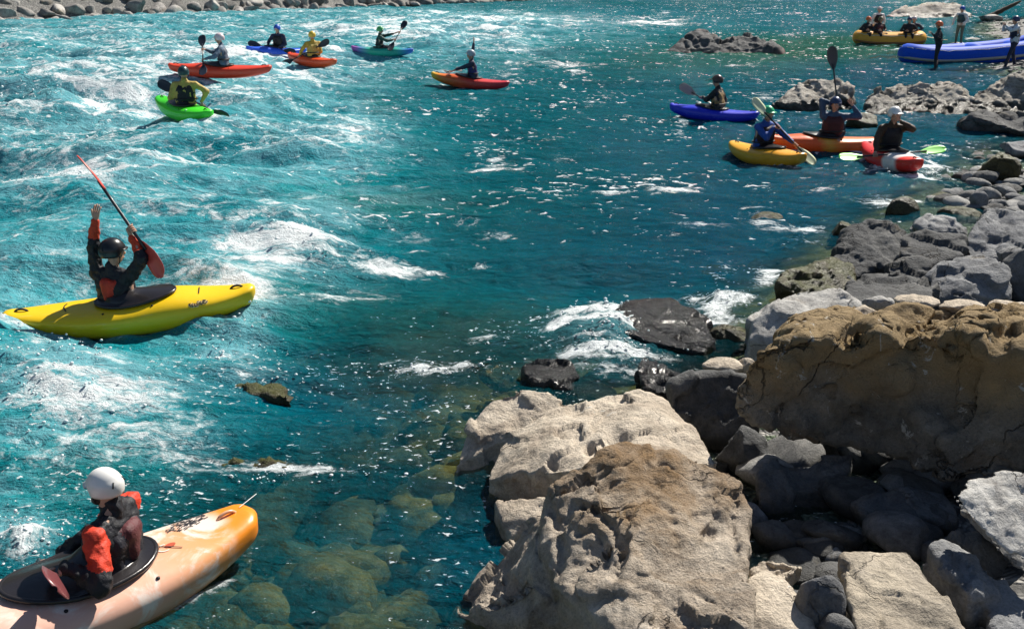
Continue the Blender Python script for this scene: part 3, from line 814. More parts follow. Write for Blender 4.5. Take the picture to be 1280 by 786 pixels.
hull_rock('boulder', 'smooth pale rounded stone against the right foot of the largest foreground boulder', 'pale', [
    [(935, 720, 4.6), (955, 708, 4.68), (985, 722, 4.62), (1018, 762, 4.4), (1026, 800, 4.2), (925, 800, 4.2), (928, 760, 4.35)]],
    base=-0.1, voxel=0.014, amp=0.010, big=2.5, seed=43, frac=None, smooth=12)
stone('boulder', 'round grey stone half shaded between the pale rounded stone and the tan slab', 'grey', 1000, 710, 1062, 790, 0.25, 44, 0.9, 5, 4, 0.03, round_=0.8, sink=0.5)
stone('boulder', 'small dark stone at the bottom edge touching the tan slab', 'dark', 1028, 764, 1068, 800, 0.3, 45, 0.9, 4, 6, 0.04, round_=0.6, sink=0.5)
stone('boulder', 'small crumbly brown stone behind the pale rounded stone', 'pale', 938, 696, 1006, 735, 0.2, 46, 0.7, 5, 8, 0.09, sink=0.5)
hull_rock('boulder', 'jagged dark stone with a pale top, right of the tan slab', 'grey', [
    [(1162, 680, 4.95), (1180, 672, 5.0), (1225, 690, 4.9), (1240, 712, 4.8), (1250, 745, 4.65), (1215, 745, 4.6), (1178, 705, 4.75)],
    [(1235, 722, 4.8), (1255, 720, 4.85), (1290, 760, 4.6), (1290, 800, 4.4), (1240, 790, 4.45)]],
    base=-0.1, voxel=0.016, amp=0.016, big=3, seed=47, smooth=2)
hull_rock('boulder', 'grey block with an arched top edge, deep in the shade under the ochre boulder', 'dark', [
    [(945, 590, 6.0), (962, 566, 6.25), (1010, 580, 6.2), (1025, 640, 5.9), (985, 665, 5.7), (950, 650, 5.8)],
    [(1010, 582, 6.2), (1028, 562, 6.3), (1070, 562, 6.3), (1060, 600, 6.1), (1030, 660, 5.8), (990, 655, 5.8)]],
    base=-0.3, voxel=0.022, amp=0.018, big=2.5, seed=51, smooth=3)
stone('boulder', 'low shaded stone behind the round grey stone', 'dark', 982, 655, 1085, 715, 0.0, 52, 0.8, 5, 8, 0.05, sink=0.6)
stone('boulder', 'dark shaded stone between the arched block and the jagged stone', 'dark', 1065, 618, 1215, 690, 0.0, 53, 0.7, 5, 9, 0.06, sink=0.6)
stone('boulder', 'shaded blue grey stone behind the right shoulder of the big smooth tan boulder', 'dark', 885, 528, 968, 605, 0.0, 54, 0.9, 5, 8, 0.05, sink=0.6)
stone('boulder', 'shadowed stone under the whitish wedge of rock', 'dark', 1190, 640, 1275, 730, 0.05, 55, 0.8, 5, 8, 0.05, sink=0.6)
hull_rock('boulder', 'dark block in shadow between the stream and the ochre boulder', 'dark', [squash([(838, 478, 7.6), (870, 466, 7.9), (935, 465, 7.9), (938, 520, 7.2), (905, 560, 6.8), (860, 545, 6.9), (840, 510, 7.2)], 0.3, 0.6)],
    base=-0.3, voxel=0.024, amp=0.02, big=2, seed=56, frac=(30, 0.03), smooth=3)
for i, (bx, lab) in enumerate([((880, 445, 930, 468), 'pale flat stone resting behind the dark shadowed block'), ((922, 446, 950, 466), 'small pale stone tucked beside the left end of the ochre boulder')]):
    stone('boulder', lab, 'pale', *bx, 0.32, 60 + i, 0.8, 4, 6, 0.04, round_=0.5, sink=0.3)
hull_rock('boulder', 'grey topped boulder with black shaded left face, behind the ochre boulder left end', 'whitish', [squash([(962, 378, 8.9), (1000, 362, 9.3), (1045, 361, 9.3), (1078, 384, 8.8), (1015, 408, 8.3), (992, 392, 8.6), (940, 398, 8.75), (934, 425, 8.5), (995, 440, 8.2)], 0.6, 0.4)],
    base=-0.3, voxel=0.022, amp=0.016, big=2.2, seed=63, frac=(30, 0.03), smooth=3)
TOPS = [(1104, 377, 1178, 405, 'oval stone with a dark front lying on top of the ochre boulder', 'ochre', 1.10), (1018, 386, 1060, 402, 'thin pale plate of stone on the left of the ochre boulder top', 'pale', 1.10), (1060, 381, 1106, 400, 'pale lumpy stone left of the oval stone', 'pale', 1.10),
        (1080, 369, 1118, 384, 'small pale stone behind the oval stone', 'whitish', 1.02), (1172, 372, 1232, 392, 'pale rounded stone behind the right end of the oval stone', 'pale', 1.10), (1225, 374, 1292, 394, 'pale stone at the right edge on the ochre boulder', 'pale', 1.10), (1010, 398, 1036, 408, 'small tan chip at the front of the ochre boulder top', 'pale', 1.13), (1120, 368, 1175, 382, 'pale low stone behind the oval stone, level with the boulder top', 'pale', 1.0)]
for i, (x0, y0, x1, y1, lab, mt, zb) in enumerate(TOPS):
    stone('boulder', lab, mt, x0, y0, x1, y1, zb, 70 + i, 0.7, 4, 7, 0.06, round_=0.3, sink=0.5)
# lichen and guano crust on the ochre boulder's top
hull_rock('boulder', 'cracked grey boulder with a rounded right side, above the ochre boulder', 'grey', [squash([(1160, 345, 10.4), (1182, 323, 10.9), (1240, 322, 10.9), (1262, 336, 10.6), (1264, 368, 10.1), (1235, 376, 9.9), (1210, 350, 10.2), (1160, 372, 10.0)], 0.55, 0.4),
    squash([(1218, 335, 10.5), (1255, 330, 10.6), (1262, 370, 10.0), (1226, 374, 9.9)], 0.55, 0.4)],
    base=-0.2, voxel=0.024, amp=0.02, big=1.8, seed=81, frac=(30, 0.03), smooth=4)
hull_rock('boulder', 'large grey boulder with lit ridge at right edge, above the cracked grey boulder', 'grey', [squash([(1204, 300, 12.0), (1232, 262, 13.0), (1290, 262, 13.0), (1310, 300, 12.0), (1265, 322, 11.4), (1212, 322, 11.5)], 0.5, 0.6)],
    base=-0.2, voxel=0.03, amp=0.03, big=1.5, seed=82, frac=(30, 0.03), smooth=3)
hull_rock('boulder', 'long flat topped dark slab left of the large ridge boulder', 'dark', [squash([(1106, 312, 11.6), (1120, 296, 12.2), (1160, 291, 12.4), (1204, 298, 12.1), (1210, 318, 11.4), (1160, 332, 11.1), (1112, 330, 11.2)], 0.55, 0.4)],
    base=-0.2, voxel=0.028, amp=0.022, big=1.8, seed=83, frac=(30, 0.03), smooth=3)
stone('boulder', 'rounded grey stone behind the long flat slab', 'grey', 1138, 268, 1207, 305, 0.1, 84, 0.8, 5, 6, 0.05, round_=0.4, sink=0.5)
hull_rock('boulder', 'craggy dark boulder with broken crest at the water edge, left of the flat slab', 'dark', [squash([(1042, 318, 11.6), (1060, 290, 12.4), (1085, 274, 12.8), (1112, 280, 12.7), (1128, 298, 12.1), (1120, 330, 11.2), (1060, 345, 10.9), (1035, 335, 11.1)], 0.5, 0.5)],
    base=-0.2, voxel=0.026, amp=0.04, big=2.2, seed=85, frac=(30, 0.03), smooth=2)
hull_rock('boulder', 'dark lower block under the flat slab', 'dark', [squash([(1108, 332, 10.8), (1130, 322, 11.1), (1166, 330, 10.9), (1170, 368, 10.1), (1115, 375, 10.0)], 0.6, 0.3)],
    base=-0.2, voxel=0.026, amp=0.02, big=2.2, seed=86, frac=(30, 0.03), smooth=3)
hull_rock('boulder', 'low black wet shelf of rock with mossy top by the rushing water', 'mossy', [squash([(968, 350, 10.3), (990, 338, 10.7), (1040, 322, 11.2), (1062, 330, 11.0), (1070, 372, 10.0), (1000, 372, 10.0)], 0.6, 0.3)],
    base=-0.3, voxel=0.026, amp=0.035, big=2.5, seed=87, smooth=2)
stone('boulder', 'dark stone cut by the right edge beside the cracked grey boulder', 'dark', 1256, 306, 1330, 378, 0.1, 88, 0.8, 5, 8, 0.05, sink=0.4)
stone('boulder', 'small grey stone at the right edge between two big dark boulders', 'grey', 1246, 308, 1284, 326, 0.3, 89, 0.8, 4, 8, 0.05, sink=0.4)
hull_rock('boulder', 'shadowed dark boulder mass filling the gap behind the ochre boulder', 'dark', [
    [(1060, 345, 10.4), (1110, 340, 10.5), (1165, 350, 10.2), (1170, 372, 9.6), (1075, 380, 9.4), (1050, 372, 9.6)]],
    base=-0.3, voxel=0.03, amp=0.02, big=2, seed=90, frac=(30, 0.03), smooth=2)
# --- rocks standing in the stream
hull_rock('boulder', 'big wet black rock with water rushing round it, middle of the shore', 'wet', [squash([(765, 388, 9.9), (785, 376, 10.3), (845, 377, 10.3), (880, 396, 9.7), (896, 425, 8.95), (880, 440, 8.6), (835, 432, 8.75), (790, 420, 9.0), (770, 410, 9.3)], 0.55, 0.4)],
    base=-0.4, voxel=0.022, amp=0.025, big=2.0, seed=91, smooth=2)
hull_rock('boulder', 'wet black rock breaking the water left of the white rush', 'wet', [squash([(652, 448, 8.4), (672, 440, 8.6), (712, 441, 8.55), (722, 462, 8.1), (716, 478, 7.8), (690, 474, 7.9), (658, 464, 8.1)], 0.6, 0.2)],
    base=-0.4, voxel=0.02, amp=0.02, big=3, seed=92, smooth=2).location.z -= 0.07
hull_rock('boulder', 'glistening black stone with ragged edge right below the white rush', 'wet', [
    [(798, 456, 8.2), (806, 446, 8.4), (822, 448, 8.35), (850, 470, 7.9), (846, 488, 7.4), (805, 485, 7.5)]],
    base=-0.4, voxel=0.018, amp=0.03, big=4, seed=93, smooth=1)
stone('boulder', 'brown mossy rock barely above the water left of the wet black rock', 'mossy', 598, 454, 664, 484, -0.06, 94, 1.0, 5, 6, 0.08, sink=0.8)
stone('boulder', 'low wet slab at the edge between the two black rocks and the big tan boulder', 'wet', 700, 478, 770, 500, -0.05, 95, 1.2, 4, 6, 0.05, sink=0.8)
stone('boulder', 'wet green brown rock between the big wet rock and the grey topped boulder', 'mossy', 888, 402, 945, 440, -0.02, 96, 0.9, 5, 6, 0.06, sink=0.6)
hull_rock('boulder', 'long mossy rock just awash below the yellow kayak', 'mossy', [
    [(225, 452, 8.68), (262, 450, 8.72), (330, 464, 8.32), (362, 474, 8.05), (366, 486, 7.8), (310, 482, 7.95), (250, 472, 8.2)]],
    base=-0.6, voxel=0.03, amp=0.05, big=2, seed=97, smooth=2).location.z -= 0.075
stone('boulder', 'yellow green mossy rock awash right above the orange and white kayak', 'mossy', 272, 572, 372, 602, -0.08, 98, 0.6, 5, 7, 0.14, sink=1.0)
stone('boulder', 'mossy rock awash in the open river below the group of three kayaks', 'mossy', 938, 264, 986, 286, -0.02, 99, 0.7, 4, 6, 0.06, sink=0.8)
stone('boulder', 'green mossy rock at the waterline left of the craggy dark boulder', 'mossy', 1032, 276, 1070, 302, 0.0, 100, 0.7, 4, 6, 0.06, sink=0.6)
stone('boulder', 'rounded wet stone with water sliding over it, left of the pebble bank', 'mossy', 1110, 244, 1152, 276, -0.03, 101, 0.8, 4, 6, 0.04, round_=0.6, sink=0.6)
stone('boulder', 'mossy green stone between the rounded wet stone and the large ridge boulder', 'mossy', 1172, 256, 1228, 282, 0.0, 102, 0.7, 4, 6, 0.05, round_=0.4, sink=0.5)
# --- rocks further out
hull_rock('boulder', 'pale layered rock with a dark undercut left side, behind the paddle held high', 'strata', [squash([(966, 128, 26.2), (990, 112, 28.0), (1012, 98, 29.0), (1045, 97, 29.0), (1064, 112, 27.8), (1069, 132, 25.9), (1050, 146, 25.2), (1000, 142, 25.5)], 0.35, 1.2)],
    base=-0.4, voxel=0.045, amp=0.06, big=1.0, seed=111, smooth=1, frac=(40, 0.06), ridge=0.8, strata=((0.5, -0.2, 0.85), 3.4, 0.16))
hull_rock('boulder', 'broad pale layered rock right of the paddle held high', 'strata', [squash([(1078, 140, 25.6), (1088, 122, 27.0), (1110, 108, 28.2), (1150, 103, 28.8), (1200, 110, 28.2), (1222, 124, 27.0), (1215, 152, 24.9), (1180, 160, 24.3), (1120, 158, 24.4)], 0.35, 1.4)],
    base=-0.4, voxel=0.045, amp=0.07, big=0.9, seed=112, smooth=1, frac=(40, 0.06), ridge=0.8, strata=((-0.3, -0.3, 0.9), 3.0, 0.17))
hull_rock('boulder', 'dark boulder with a pale crest at the right edge below the blue raft', 'strata', [squash([(1200, 150, 24.5), (1225, 112, 27.5), (1262, 94, 28.5), (1310, 92, 28.5), (1330, 130, 26.0), (1290, 150, 24.5), (1240, 158, 24.2)], 0.35, 1.4)],
    base=-0.4, voxel=0.05, amp=0.07, big=1.0, seed=113, smooth=1, frac=(40, 0.06), ridge=0.8, strata=((0.4, -0.2, 0.85), 2.6, 0.15))
stone('boulder', 'low black boulder in front of the dark boulder at the right edge', 'dark', 1205, 134, 1310, 176, 0.0, 114, 0.8, 5, 9, 0.06, sink=0.5)
stone('boulder', 'small mossy rock between the two pale layered rocks', 'mossy', 1060, 140, 1098, 164, 0.0, 115, 0.8, 4, 7, 0.07, sink=0.5)
hull_rock('boulder', 'jagged dark grey rock standing alone in mid river', 'dark', [squash([(834, 68, 43.5), (852, 52, 46), (872, 40, 47.5), (892, 44, 47.5), (915, 62, 45), (905, 73, 42.8), (850, 72, 42.9)], 0.35, 2.0),
    squash([(895, 58, 45.5), (915, 44, 47.5), (935, 42, 47.5), (948, 54, 46), (975, 64, 44.5), (980, 72, 43), (940, 75, 42.6), (900, 74, 42.7)], 0.35, 2.0)],
    base=-0.5, voxel=0.07, amp=0.10, big=0.9, seed=116, smooth=1, frac=(50, 0.12), strata=((0.8, -0.2, 0.5), 1.6, 0.12))
hull_rock('boulder', 'long pale flat rock on the far tip of the gravel bar behind the rafts', 'strata', [squash([(1106, 20, 76), (1130, 11, 79), (1170, 5, 82), (1195, 6, 82), (1215, 17, 79), (1212, 24, 75), (1150, 22, 75)], 0.4, 2.5)],
    base=-0.4, voxel=0.11, amp=0.12, big=0.5, seed=117, smooth=1, frac=(30, 0.1), strata=((0.1, -0.1, 0.99), 1.6, 0.1))
stone('boulder', 'small pale rock by the driftwood on the gravel bar', 'bank', 1226, 18, 1252, 26, 0.2, 118, 0.8, 3, 8, 0.06, sink=0.5)
for i, (bx, lab) in enumerate([((1204, 46, 1226, 52), 'flat pale stone on the gravel bar beside the standing helmeted man'), ((1186, 52, 1206, 57), 'small pale stone just behind the blue raft')]):
    stone('boulder', lab, 'bank', *bx, 0.08, 120 + i, 0.8, 3, 6, 0.05, sink=0.5)
# driftwood log
P0 = G(1231, 24, 0.2); P1 = P0 + Vector((2.4, 0.3, 1.15))
hull_rock('driftwood_log', 'dark driftwood log slanting up from the gravel bar', simple('driftwood', (0.05, 0.04, 0.03), 0.8, 0.3, (8, 0.6, 0.03)), [
    [tuple(q) + (0,) for q in sphere_pts(P0, 0.22, 8, 4) + sphere_pts(P1, 0.10, 8, 4)]], drop=False, voxel=0.05, amp=0.03, big=1.5, seed=130, cat='log', frac=None)

# --- pebble bank, fillers in the gaps
def spread(n, boxes, seed, mats, lo, hi, label, group, name='stone', zoff=0.0, sub=3):
    R = random.Random(seed)
    protos = [blob_mesh(name, (1, R.uniform(0.75, 1.1), R.uniform(0.45, 0.75)), seed * 10 + k, sub, R.choice([5, 7, 8]), 0.05, None, R.uniform(0.1, 0.7)) for k in range(8)]
    variants = {}
    for i in range(n):
        bx = R.choices(boxes, [q[4] for q in boxes])[0]
        g = G(R.uniform(bx[0], bx[2]), R.uniform(bx[1], bx[3]), 0.08)
        s = lo + (hi - lo) * R.random() ** 2.2
        k = R.randrange(8); mt = R.choice(mats)
        if (k, mt) not in variants:
            me = protos[k].copy(); me.materials.append(M[mt]); variants[(k, mt)] = me
        o = bpy.data.objects.new(name, variants[(k, mt)])
        o.scale = (s, s * R.uniform(0.8, 1.1), s * R.uniform(0.7, 1.1))
        o.rotation_euler = (R.uniform(-.25, .25), R.uniform(-.25, .25), R.uniform(0, 6.28))
        o.location = (g.x, g.y, max(tzf(g.x, g.y), -0.1) + s * 0.16 + zoff)
        link(o); tag(o, label, 'stone', group)
spread(150, [(1195, 178, 1285, 262, 4), (1165, 222, 1285, 268, 5), (1240, 165, 1330, 220, 2)], 3, ['pebble', 'pebble', 'dark', 'grey'], 0.12, 0.5, 'rounded grey river stone on the pebble bank by the right edge', 'stones of the pebble bank')
stone('boulder', 'olive mossy boulder on the pebble bank at the right edge', 'mossy', 1228, 193, 1276, 224, 0.15, 141, 0.8, 5, 7, 0.07, sink=0.4)
stone('boulder', 'dark flat stone at the left end of the pebble bank', 'dark', 1216, 212, 1254, 230, 0.1, 142, 0.8, 4, 7, 0.05, sink=0.4)
stone('boulder', 'triangular grey stone leaning in the middle of the pebble bank', 'grey', 1212, 238, 1238, 262, 0.1, 143, 0.5, 4, 9, 0.05, sink=0.4)
stone('boulder', 'pale grey boulder above the pebble bank cut by the right edge', 'grey', 1252, 170, 1320, 196, 0.1, 144, 0.7, 4, 8, 0.05, sink=0.4)
spread(84, [(900, 560, 1080, 640, 3), (880, 590, 1280, 720, 5), (1060, 560, 1280, 640, 3), (960, 660, 1280, 780, 2)], 4, ['dark', 'dark', 'grey', 'pebble'], 0.12, 0.5, 'shaded grey stone wedged in the dark hollow below the ochre boulder', 'stones in the dark hollow')
spread(26, [(1130, 300, 1280, 340, 1), (1060, 370, 1290, 392, 1), (940, 400, 960, 440, 1)], 5, ['grey', 'dark'], 0.15, 0.4, 'grey stone wedged between the shore boulders', 'stones between the shore boulders')
spread(34, [(1080, 150, 1290, 172, 2), (1130, 235, 1190, 262, 1), (1225, 84, 1290, 100, 2)], 6, ['mossy', 'dark', 'pebble'], 0.12, 0.45, 'dark wet stone at the foot of the pale layered rocks', 'wet stones by the layered rocks', zoff=-0.08)
# cobbles lying on the bed in the shallows, and on the gravel bar: beyond counting
def cobbles(name, n, boxes, seed, lo, hi, mat, label, dz=0.1):
    R = random.Random(seed)
    V0 = []; F0 = []; base = 0
    Vi, Fi = ico(2)
    protos = []
    for k in range(6):
        me = blob_mesh('tmp', (1, 0.9, 0.6), seed * 7 + k, 2, 4, 0.10, None, 0.85)
        protos.append(getco(me)); bpy.data.meshes.remove(me)
    for i in range(n):
        bx = R.choices(boxes, [q[4] for q in boxes])[0]
        g = G(R.uniform(bx[0], bx[2]), R.uniform(bx[1], bx[3]), 0)
        t = tzf(g.x, g.y)
        s = lo + (hi - lo) * R.random() ** 2.5
        a = R.uniform(0, 6.28); ca, sa = math.cos(a), math.sin(a)
        P = protos[R.randrange(6)] * s * np.array((1, R.uniform(.7, 1), R.uniform(.6, 1)))
        if dz < 0: P[:, 2] += min(0.0, -0.20 - (t + s * dz + P[:, 2].max()))
        P = np.stack([P[:, 0] * ca - P[:, 1] * sa + g.x, P[:, 0] * sa + P[:, 1] * ca + g.y, P[:, 2] + t + s * dz], -1)
        V0.append(P); F0.append(Fi + base); base += len(P)
    o = link(bpy.data.objects.new(name, mesh_np(name, np.concatenate(V0), np.concatenate(F0), mat)))
    return tag(o, label, 'stones', kind='stuff')
cobbles('submerged_cobbles', 420, [(190, 420, 640, 786, 3), (420, 420, 660, 600, 2), (860, 250, 1060, 320, 1), (0, 560, 300, 786, 1)], 8, 0.15, 0.85, M['bedstone'], 'olive brown cobbles on the river bed seen through the clear shallows', -0.05)
cobbles('bar_gravel', 700, [(1190, 26, 1290, 60, 2), (1200, 70, 1290, 98, 3)], 9, 0.06, 0.28, M['gravel'], 'loose grey gravel on the bar around the rafts')

cobbles('shore_gravel', 420, [(1292, 180, 1900, 780, 3), (1292, 120, 1600, 300, 2)], 10, 0.10, 0.5, M['gravel'], 'loose grey stones on the shore right of the boulders')
# --- far bank of riprap
R = random.Random(12)
protos = [blob_mesh('boulder', (1.0, R.uniform(0.7, 1.0), R.uniform(0.5, 0.8)), 300 + k, 3, 10, 0.05, M['bank']) for k in range(10)]
L = (FB - FA).length
n_ = 0
for row in range(4):
    s = -12.0
    while s < L + 4 and n_ < 298:
        f = max(0.0, s / L)
        if f > 0.55 and row > 2: break
        if f > 0.8 and row > 1: break
        sz = R.uniform(0.9, 2.3) * (1 - 0.25 * f)
        q = FA + FD * s + FN * (row * 0.95 + R.uniform(-0.3, 0.4))
        o = bpy.data.objects.new('boulder', R.choice(protos))
        o.location = (q.x, q.y, 0.1 + row * 0.62 + R.uniform(-0.1, 0.15))
        o.scale = (sz, sz * R.uniform(0.7, 1), sz * R.uniform(0.75, 1.1))
        o.rotation_euler = (R.uniform(-.5, .5), R.uniform(-.4, .4), R.uniform(0, 6.28))
        link(o); tag(o, 'grey angular riprap boulder piled along the far bank', 'boulder', 'riprap boulders of the far bank')
        s += sz * R.uniform(0.62, 0.86); n_ += 1

# ------------------------------------------------------------------ kayaks, paddles, people
def pw(v, e): return math.copysign(abs(v) ** e, v)

class Hull:
    def __init__(s, L, Wd, deck=0.235, tipw=0.10, rock=0.20, zc0=0.12, fore=0.045):
        s.h = L / 2; s.W = Wd / 2; s.deck = deck; s.tip = tipw; s.rock = rock; s.zc0 = zc0; s.fore = fore
    def sec(s, t):
        a = abs(t)
        w = s.tip + (s.W - s.tip) * (1 - a ** 2.2)
        zc = s.zc0 + s.rock * 0.55 * a ** 2.4
        zb = -0.09 + s.rock * 1.0 * a ** 2.6
        zd = s.deck + s.fore * math.exp(-((t - 0.32) / 0.28) ** 2) - 0.02 * a + s.rock * 0.25 * a ** 3
        zd = max(zd, zc + 0.05)
        k = 1.0
        if a > 0.93: k = math.sqrt(max(0.0, 1 - ((a - 0.93) / 0.071) ** 2)) * 0.75 + 0.25
        return w * k, zc, zc + (zb - zc) * k, zc + (zd - zc) * k
    def pt(s, t, ang, off=0.0):
        w, zc, zb, zd = s.sec(t)
        c, sn = math.cos(ang), math.sin(ang)
        if sn >= 0: x = (w + off) * pw(c, 0.75); z = zc + (zd - zc + off) * pw(sn, 1.0)
        else: x = (w + off) * pw(c, 0.55); z = zc + (zc - zb + off) * pw(sn, 0.8)
        return (x, t * s.h, z)
    def deck_z(s, x, y):
        w, zc, zb, zd = s.sec(max(-1, min(1, y / s.h)))
        q = min(1.0, abs(x) / w)
        return zc + (zd - zc) * math.sqrt(max(0.0, 1 - q ** (2 / 0.75)))
    def mesh(s, name, mat, parent, nt_=56, na=30):
        V = []; Fc = []
        ts = [-1 + 2 * i / nt_ for i in range(nt_ + 1)]
        ts = [math.copysign(abs(t) ** 0.85, t) for t in ts]
        for t in ts:
            for j in range(na): V.append(s.pt(t, 2 * math.pi * j / na))
        for i in range(nt_):
            for j in range(na):
                a = i * na + j; bb = i * na + (j + 1) % na
                Fc.append((a, bb, bb + na, a + na))
        Fc.append(tuple(range(na))[::-1]); Fc.append(tuple(nt_ * na + j for j in range(na)))
        Fc = [f[::-1] for f in Fc]
        return mesh(name, V, Fc, mat, parent)

def ribbon(name, lines, width, mat, parent, up=None):
    """flat print strokes: each line is a list of (point, normal)"""
    V = []; Fc = []
    for ln in lines:
        n = len(ln); o = len(V)
        for i, (p, nrm) in enumerate(ln):
            p = Vector(p); nrm = Vector(nrm)
            t = (Vector(ln[min(i + 1, n - 1)][0]) - Vector(ln[max(i - 1, 0)][0]))
            sd = t.cross(nrm)
            sd = sd.normalized() * width / 2 if sd.length > 1e-9 else Vector((width / 2, 0, 0))
            V += [p + sd, p - sd]
        for i in range(n - 1): Fc.append((o + 2 * i, o + 2 * i + 1, o + 2 * i + 3, o + 2 * i + 2))
    return mesh(name, V, Fc, mat, parent, smooth=False)

def tube(name, pts, r, mat, parent=None, seg=10, loc=None, closed=False):
    V = []; Fc = []
    pts = [Vector(p) for p in pts]; n = len(pts)
    rs = r if isinstance(r, (list, tuple)) else [r] * n
    up = Vector((0, 0, 1)); prev = None
    for i in range(n):
        if closed: t = (pts[(i + 1) % n] - pts[i - 1]).normalized()
        else: t = (pts[min(i + 1, n - 1)] - pts[max(i - 1, 0)]).normalized()
        if prev is None:
            a = t.cross(up)
            if a.length < 1e-3: a = t.cross(Vector((1, 0, 0)))
        else: a = prev - t * prev.dot(t)
        a.normalize(); prev = a; bq = t.cross(a)
        for j in range(seg):
            th = 2 * math.pi * j / seg
            V.append(pts[i] + (a * math.cos(th) + bq * math.sin(th)) * rs[i])
    m_ = n if closed else n - 1
    for i in range(m_):
        for j in range(seg):
            q = ((i + 1) % n) * seg
            Fc.append((i * seg + j, i * seg + (j + 1) % seg, q + (j + 1) % seg, q + j))
    if not closed:
        Fc.append(tuple(range(seg))[::-1]); Fc.append(tuple((n - 1) * seg + j for j in range(seg)))
    return mesh(name, V, Fc, mat, parent, loc=loc)

def hull_colour(name, stops, worn=None, edge=0.25):
    """plastic moulded in colours that run into each other from stern (0) to bow (1)"""
    m, nt, out = mat_new(name)
    b = NB(nt); o = b.obj()
    y = b.sep(o)[1]
    nz_ = b.m('SUBTRACT', b.noise(o, 3.5, 5, 0.6, 0.5), 0.5)
    v = b.m('ADD', b.m('MULTIPLY_ADD', y, 0.4, 0.5), b.m('MULTIPLY', nz_, edge))
    c = b.ramp(v, stops)
    if worn:
        wv_ = b.noise(o, 3.2, 6, 0.65, 1.0)
        c = b.mix(b.m('MULTIPLY', b.step(wv_, 0.44, 0.60), b.step(v, worn[1], worn[2])), c, worn[0])
    sc = b.noise(b.mapping(o, (14, 1.5, 14)), 3, 4, 0.7)      # scratches along the hull
    c = b.mix(b.step(sc, 0.60, 0.72, 0.0, 0.35), c, b.mix(0.5, c, (0.75, 0.72, 0.68)))
    r_ = b.m('ADD', 0.24, b.m('MULTIPLY', b.noise(o, 20, 4), 0.22))
    nt.links.new(b.principled(c, r_, b.bump(b.noise(o, 5, 3), 0.25, 0.01), 0.5), out.inputs[0])
    return m

def kayak(label, loc, head, L, Wd, mat, roll=0, pitch=0, rim=(-0.12, 0.36, 0.235), skirt=True, handle_mat=None, detail=True, **kw):
    """head = azimuth (deg) of the bow; local +Y is the bow"""
    root = empty('kayak', loc, math.radians(head) - math.pi / 2, math.radians(pitch), math.radians(roll))
    tag(root, label, 'kayak', 'kayaks on the river')
    H = Hull(L, Wd, **kw)
    hull = H.mesh('hull', mat, root)
    c0, ry_, rx_ = rim                                       # cockpit centre offset, half length, half width
    ring = []
    for i in range(40):
        a = 2 * math.pi * i / 40
        x = rx_ * math.cos(a); y = c0 + 0.12 + ry_ * pw(math.sin(a), 1.0) * (1.0 if math.sin(a) < 0 else 1.15)
        ring.append((x, y))
    rz = [(x, y, max(H.deck_z(x, y), H.deck - 0.02) + 0.025) for x, y in ring]
    tube('cockpit_rim', rz, 0.016, M['rubber'], root, 8, closed=True)
    # neoprene spray deck rising to a tunnel round the paddler's waist
    V = []; Fc = []; n = len(ring); K = 7
    sx, sy = 0.0, c0
    for k in range(K):
        f = k / (K - 1)
        for i, (x, y, z) in enumerate(rz):
            a = 2 * math.pi * i / n
            tx, ty = 0.16 * math.cos(a), c0 + 0.12 * math.sin(a)
            g = f ** 0.9
            zz = z + 0.012 + 0.02 * math.sin(f * math.pi / 2) + 0.035 * max(0, (f - 0.8) / 0.2) ** 1.5 - 0.012 * math.sin(f * math.pi) * (0.5 + 0.5 * math.sin(3 * a))
            V.append((x * (1 - g) + tx * g, y * (1 - g) + ty * g, zz))
    for k in range(K - 1):
        for i in range(n): Fc.append((k * n + i, k * n + (i + 1) % n, (k + 1) * n + (i + 1) % n, (k + 1) * n + i))
    Fc.append(tuple((K - 1) * n + i for i in range(n)))
    mesh('spray_deck', V, Fc, M['rubber'], root)
    for bx_, by_ in ((-1, 0.55), (1, 0.55), (-1, -0.75), (1, -0.75)):
        y_ = c0 + 0.12 + ry_ * by_ * 1.0; x_ = bx_ * (rx_ * 0.86 + 0.045)
        tube('bolt', [(x_, y_, H.deck_z(x_, y_) - 0.004), (x_, y_, H.deck_z(x_, y_) + 0.006)], 0.011, M['black_gear'], root, 8)
    hm = handle_mat or M['black_gear']
    for sgn in (1, -1):
        pts = []
        for i in range(7):
            f = i / 6; y = sgn * H.h * (0.80 + 0.10 * f)
            pts.append((0.0, y, H.deck_z(0, y) + 0.028 * math.sin(f * math.pi) ** 0.6 - 0.004))
        tube('grab_handle', pts, 0.011, hm, root, 6)
    return root, H

